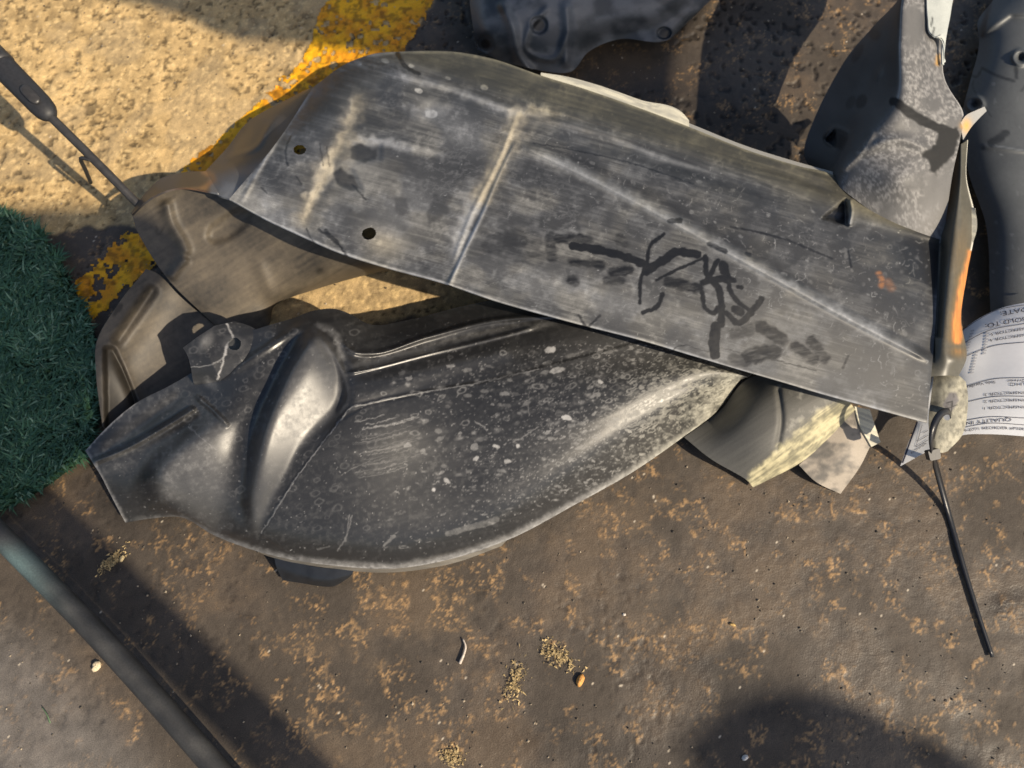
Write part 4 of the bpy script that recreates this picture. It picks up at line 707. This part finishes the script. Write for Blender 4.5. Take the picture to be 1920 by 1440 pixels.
pmid = p0+d_*(ln*.35)[:, None]+np.array([0, 0, 1])*(hgt*.75)[:, None]; ptip = p0+d_*ln[:, None]+np.array([0, 0, 1])*(hgt*blade_rng.uniform(.7, 1.05, NB))[:, None]
BV = np.stack([p0-s_, p0+s_, pmid+s_*.9, pmid-s_*.9, ptip], 1).reshape(-1, 3); k5 = np.arange(NB)*5
bq = np.stack([k5, k5+1, k5+2, k5+3], -1); bt = np.stack([k5+3, k5+2, k5+4], -1)
hue = blade_rng.random(NB); tint = lerp((.022, .072, .040), (.080, .17, .088), hue); tint[hue > .90] = (.17, .27, .17); tint = tint*(.65+.7*cl)[:, None]
bc = np.repeat(tint, 5, 0)
tm = raw_mesh('artificial_turf', np.concatenate([BV, np.concatenate([tw*[1, 1, 0]+[0, 0, .0045], [[-.95, by0, .0045], [-.95, by1, .0045]]])]), [tuple(q) for q in bq.tolist()]+[tuple(q) for q in bt.tolist()]+[tuple(range(NB*5, NB*5+60))], False, np.concatenate([bc, np.tile([[.012, .03, .018]], (62, 1))]), np.full(NB*5+62, .55))
tf = link('artificial_turf', tm, tint_mat('turf_fibre', .15, 300, 0, 300, .4)); tf['kind'] = 'stuff'
# ================================================================== LITTER ON THE GROUND
def pebble(name, label, cat, px, py, r, sq, col, ang=0, group=None, seed=1, ht=.6, mat=None):
    rg = np.random.default_rng(seed); V = []; F = []; n, m = 12, 8
    for i in range(m+1):
        ph = math.pi*i/m
        for j in range(n):
            th = 2*math.pi*j/n; k = 1+.22*(vnoise(np.array([3*math.cos(th)+seed]), np.array([3*math.sin(th)+2*ph]), seed)[0]-.5)*2
            x, y, z = r*k*math.sin(ph)*math.cos(th), r*sq*k*math.sin(ph)*math.sin(th), r*ht*math.cos(ph)*k
            V.append((x*math.cos(ang)-y*math.sin(ang), x*math.sin(ang)+y*math.cos(ang), z))
    for i in range(m):
        for j in range(n): F.append((i*n+j, (i+1)*n+j, (i+1)*n+(j+1) % n, i*n+(j+1) % n))
    o = link(name, raw_mesh(name, V, F, True), mat or plain(name+'_skin', col, .7, .35, 500, .3)); p = U(px, py, 0); o.location = (p[0], p[1], r*ht*.55); return tag(o, label, cat, group)
pebble('stone', 'pale cream stone against the lower side of the black pipe', 'stone', 183, 1248, .0068, .75, (.60, .50, .34), 1.2, seed=3)
pebble('seed', 'small orange oval seed on the brown ground, lower middle', 'seed', 1088, 1275, .0078, .55, (.62, .30, .08), 1.2, seed=4)
pebble('stone', 'small yellowish stone chip left below the lobed end of the lower liner', 'stone', 230, 1047, .0045, .6, (.58, .45, .24), 1.3, seed=6)
pebble('stone', 'tiny white stone chip under the dark clip of the lower liner', 'stone', 1170//1+0, 1152, .0022, .8, (.6, .55, .48), 0, seed=7)
pebble('stone', 'tiny white stone at the bottom right, at the edge of the dark patch', 'stone', 1396, 1420, .0042, .7, (.66, .62, .56), .4, seed=8)
pebble('stone', 'dark speck of grit beside a gold flake right of the bottom middle', 'stone', 1373, 1171, .004, .45, (.5, .33, .12), -.3, seed=9)
tw_ = pxpath([(868, 1198, .003), (873, 1212, .004), (869, 1228, .004), (862, 1244, .003)], 14)
tag(link('twig', raw_mesh('twig', *tube(tw_, np.linspace(.0009, .0020, 14), 8)), plain('dry_twig', (.52, .45, .38), .8, .3)), 'short bent pale twig on the brown ground below the lower liner', 'twig')
gb_ = pxpath([(78, 1325, .003), (88, 1340, .005), (94, 1356, .004)], 10)
tag(link('grass_blade', raw_mesh('grass_blade', *strip(gb_, np.linspace(.0006, .002, 10), .0005)), plain('grass_blade_skin', (.10, .16, .08), .6)), 'single green grass blade on the grey ground left of the pipe', 'grass blade')
def clump(px, py, sx, sy, ang, seed, label):
    rg = np.random.default_rng(seed); V = []; F = []; C = []
    for k in range(260):
        a, b = rg.normal(0, .42), rg.normal(0, .42); x = px+sx*a*math.cos(ang)-sy*b*math.sin(ang); y = py+sx*a*math.sin(ang)+sy*b*math.cos(ang); p = U(x, y, .001+.004*rg.random()*max(0, 1-abs(a))); t = rg.normal(0, 1, (3, 3))*.0016; t[:, 2] *= .4; i = len(V); V += list(p+t); F.append((i, i+1, i+2)); C += [np.array([.42, .31, .15])*(.6+.7*rg.random())]*3
    return tag(link('dirt_clump', raw_mesh('dirt_clump', V, F, False, np.array(C), np.full(len(V), .9)), M_crumb), label, 'dirt clump', 'crumbled dry dirt on the ground')
M_crumb = tint_mat('dry_crumbs', .3, 900, .2)
clump(965, 1278, 22, 46, .25, 1, 'tall tan crumble of dry dirt on the brown ground, lower middle')
clump(1045, 1228, 46, 20, .6, 2, 'tan crumble of dry dirt trailing down to the orange seed')
clump(848, 1418, 24, 18, .5, 3, 'tan crumble of dry dirt at the bottom edge')
clump(208, 1052, 34, 12, -.75, 4, 'yellowish streak of dry dirt between the pipe and the lobed liner end')

# fine grit lying loose over the whole ground
rg = np.random.default_rng(21); NG = 5200; GX = rg.uniform(gx0, gx1, NG); GY = rg.uniform(gy0, gy1, NG); keep_ = fbm(GX*12, GY*12, 3, 101)+.25*rg.random(NG) > .52; GX, GY = GX[keep_], GY[keep_]; NG = len(GX)
ra = .0005+.0016*rg.random(NG)**3; d8 = np.array([(1, 0, 0), (0, 1, 0), (-1, 0, 0), (0, -1, 0), (0, 0, .8), (0, 0, -.6)], float)
gv = d8[None]*ra[:, None, None]*rg.uniform(.55, 1.3, (NG, 6, 1)); an_ = rg.uniform(0, 6.28, NG); ca, sa = np.cos(an_)[:, None], np.sin(an_)[:, None]
gv = np.stack([gv[..., 0]*ca-gv[..., 1]*sa, gv[..., 0]*sa+gv[..., 1]*ca, gv[..., 2]], -1)+np.stack([GX, GY, .0004+ra*.3], -1)[:, None]
gf = np.array([(0, 1, 4), (1, 2, 4), (2, 3, 4), (3, 0, 4), (1, 0, 5), (2, 1, 5), (3, 2, 5), (0, 3, 5)])
GF = (gf[None]+6*np.arange(NG)[:, None, None]).reshape(-1, 3); gcol = lerp((.05, .042, .034), (.42, .34, .24), rg.random(NG)**2.2)
gt = link('grit', raw_mesh('grit', gv.reshape(-1, 3), GF, False, np.repeat(gcol, 6, 0), np.full(NG*6, .8)), M_crumb); gt['kind'] = 'stuff'
# ================================================================== ADDED UNSEEN BLOCKERS, SHAPED TO CAST SHADE INTO VIEW
DH = np.array([SUN_DIR[0]/n_, SUN_DIR[1]/n_]); SV = np.array(sv)
def shade_from(px, py, h):
    """the place at height h whose shade falls on the photo place (px, py) of the ground"""
    p = U(px, py, 0); k = h/math.tan(SUN_EL); return np.array([p[0]+DH[0]*k, p[1]+DH[1]*k, h])
M_gal = plain('galvanised_tube', (.35, .35, .35), .45, .2, 80, .1, 1.0); M_board = plain('board_paint', (.5, .5, .48), .6)
a_ = shade_from(-300, 590, 1.5); b_ = shade_from(620, 1510, 1.5); c_ = shade_from(1250, 2140, 1.5)  # added rail, placed so its shadow runs along the pipe
sc_ = thing('shade_tube', 'added galvanised tube on two posts, out of view, casting a shadow band', 'shade blocker', (c_[0], c_[1], 0))
part('rail', tube([a_, b_, c_], [.034]*3, 16), M_gal, sc_)
for q_ in (b_, c_): part('post', tube([q_*[1, 1, 0], q_*[1, 1, .5], q_], [.016]*3, 16, up=(1, 0, 0)), M_gal, sc_)
def shade_board(poly, h, label, arm=None):
    """an added board out of view, cut to the shadow outline it casts, on a post"""
    pts = smoothpoly(list(poly)+[poly[0]], 60)[:-1]; g_ = U(pts[:, 0], pts[:, 1], 0); c = g_.mean(0); D = h/math.tan(SUN_EL)
    def lift(g): return g+((D-((g[:, :2]-c[:2])@DH))/math.cos(SUN_EL))[:, None]*SV
    Vf = lift(g_); n = len(Vf); th = np.array([DH[0], DH[1], 0])*.012
    V = np.concatenate([Vf-th, Vf+th]); F = [tuple(range(n)), tuple(range(2*n-1, n-1, -1))]+[(k, n+k, n+(k+1) % n, (k+1) % n) for k in range(n)]
    if arm: A2 = lift(U([arm[0][0], arm[1][0]], [arm[0][1], arm[1][1]], 0)); A2[1, 2] = A2[0, 2]; foot = A2[1]
    else: foot = V.mean(0)
    o = thing('shade_board', label, 'board', (foot[0], foot[1], 0), 'added boards out of view that cast shade'); part('panel', (V, F), M_board, o, False)
    part('post', tube([(foot[0], foot[1], 0), (foot[0], foot[1], foot[2]/2), (foot[0], foot[1], foot[2])], [.012]*3, 12, up=(1, 0, 0)), M_gal, o)
    if arm: part('arm', tube([A2[0], A2.mean(0), A2[1]], [.01]*3, 12), M_gal, o)
shade_board([(60, -60), (190, -8), (330, 25), (400, 62), (520, 75), (620, 85), (760, 112), (870, 132), (950, 140), (1080, 212), (1190, 258), (1250, 232), (1245, 130), (1290, 30), (1330, -40), (1250, -160), (400, -170), (100, -130)], 1.8, 'added shade board on a thin post, out of view to the right', ((900, -110), (650, -700)))
shade_board([(-220, 380), (0, 397), (120, 395), (240, 408), (290, 470), (200, 560), (150, 640), (150, 800), (40, 920), (-220, 950)], 2.0, 'added shade board on a thin post, out of view to the lower right', ((-160, 930), (110, 1560)))
shade_board([(1290, 1400), (1360, 1335), (1450, 1300), (1540, 1300), (1640, 1335), (1740, 1385), (1850, 1450), (1850, 1530), (1350, 1530)], 2.5, 'added round topped shade board, out of view near the bottom corner')
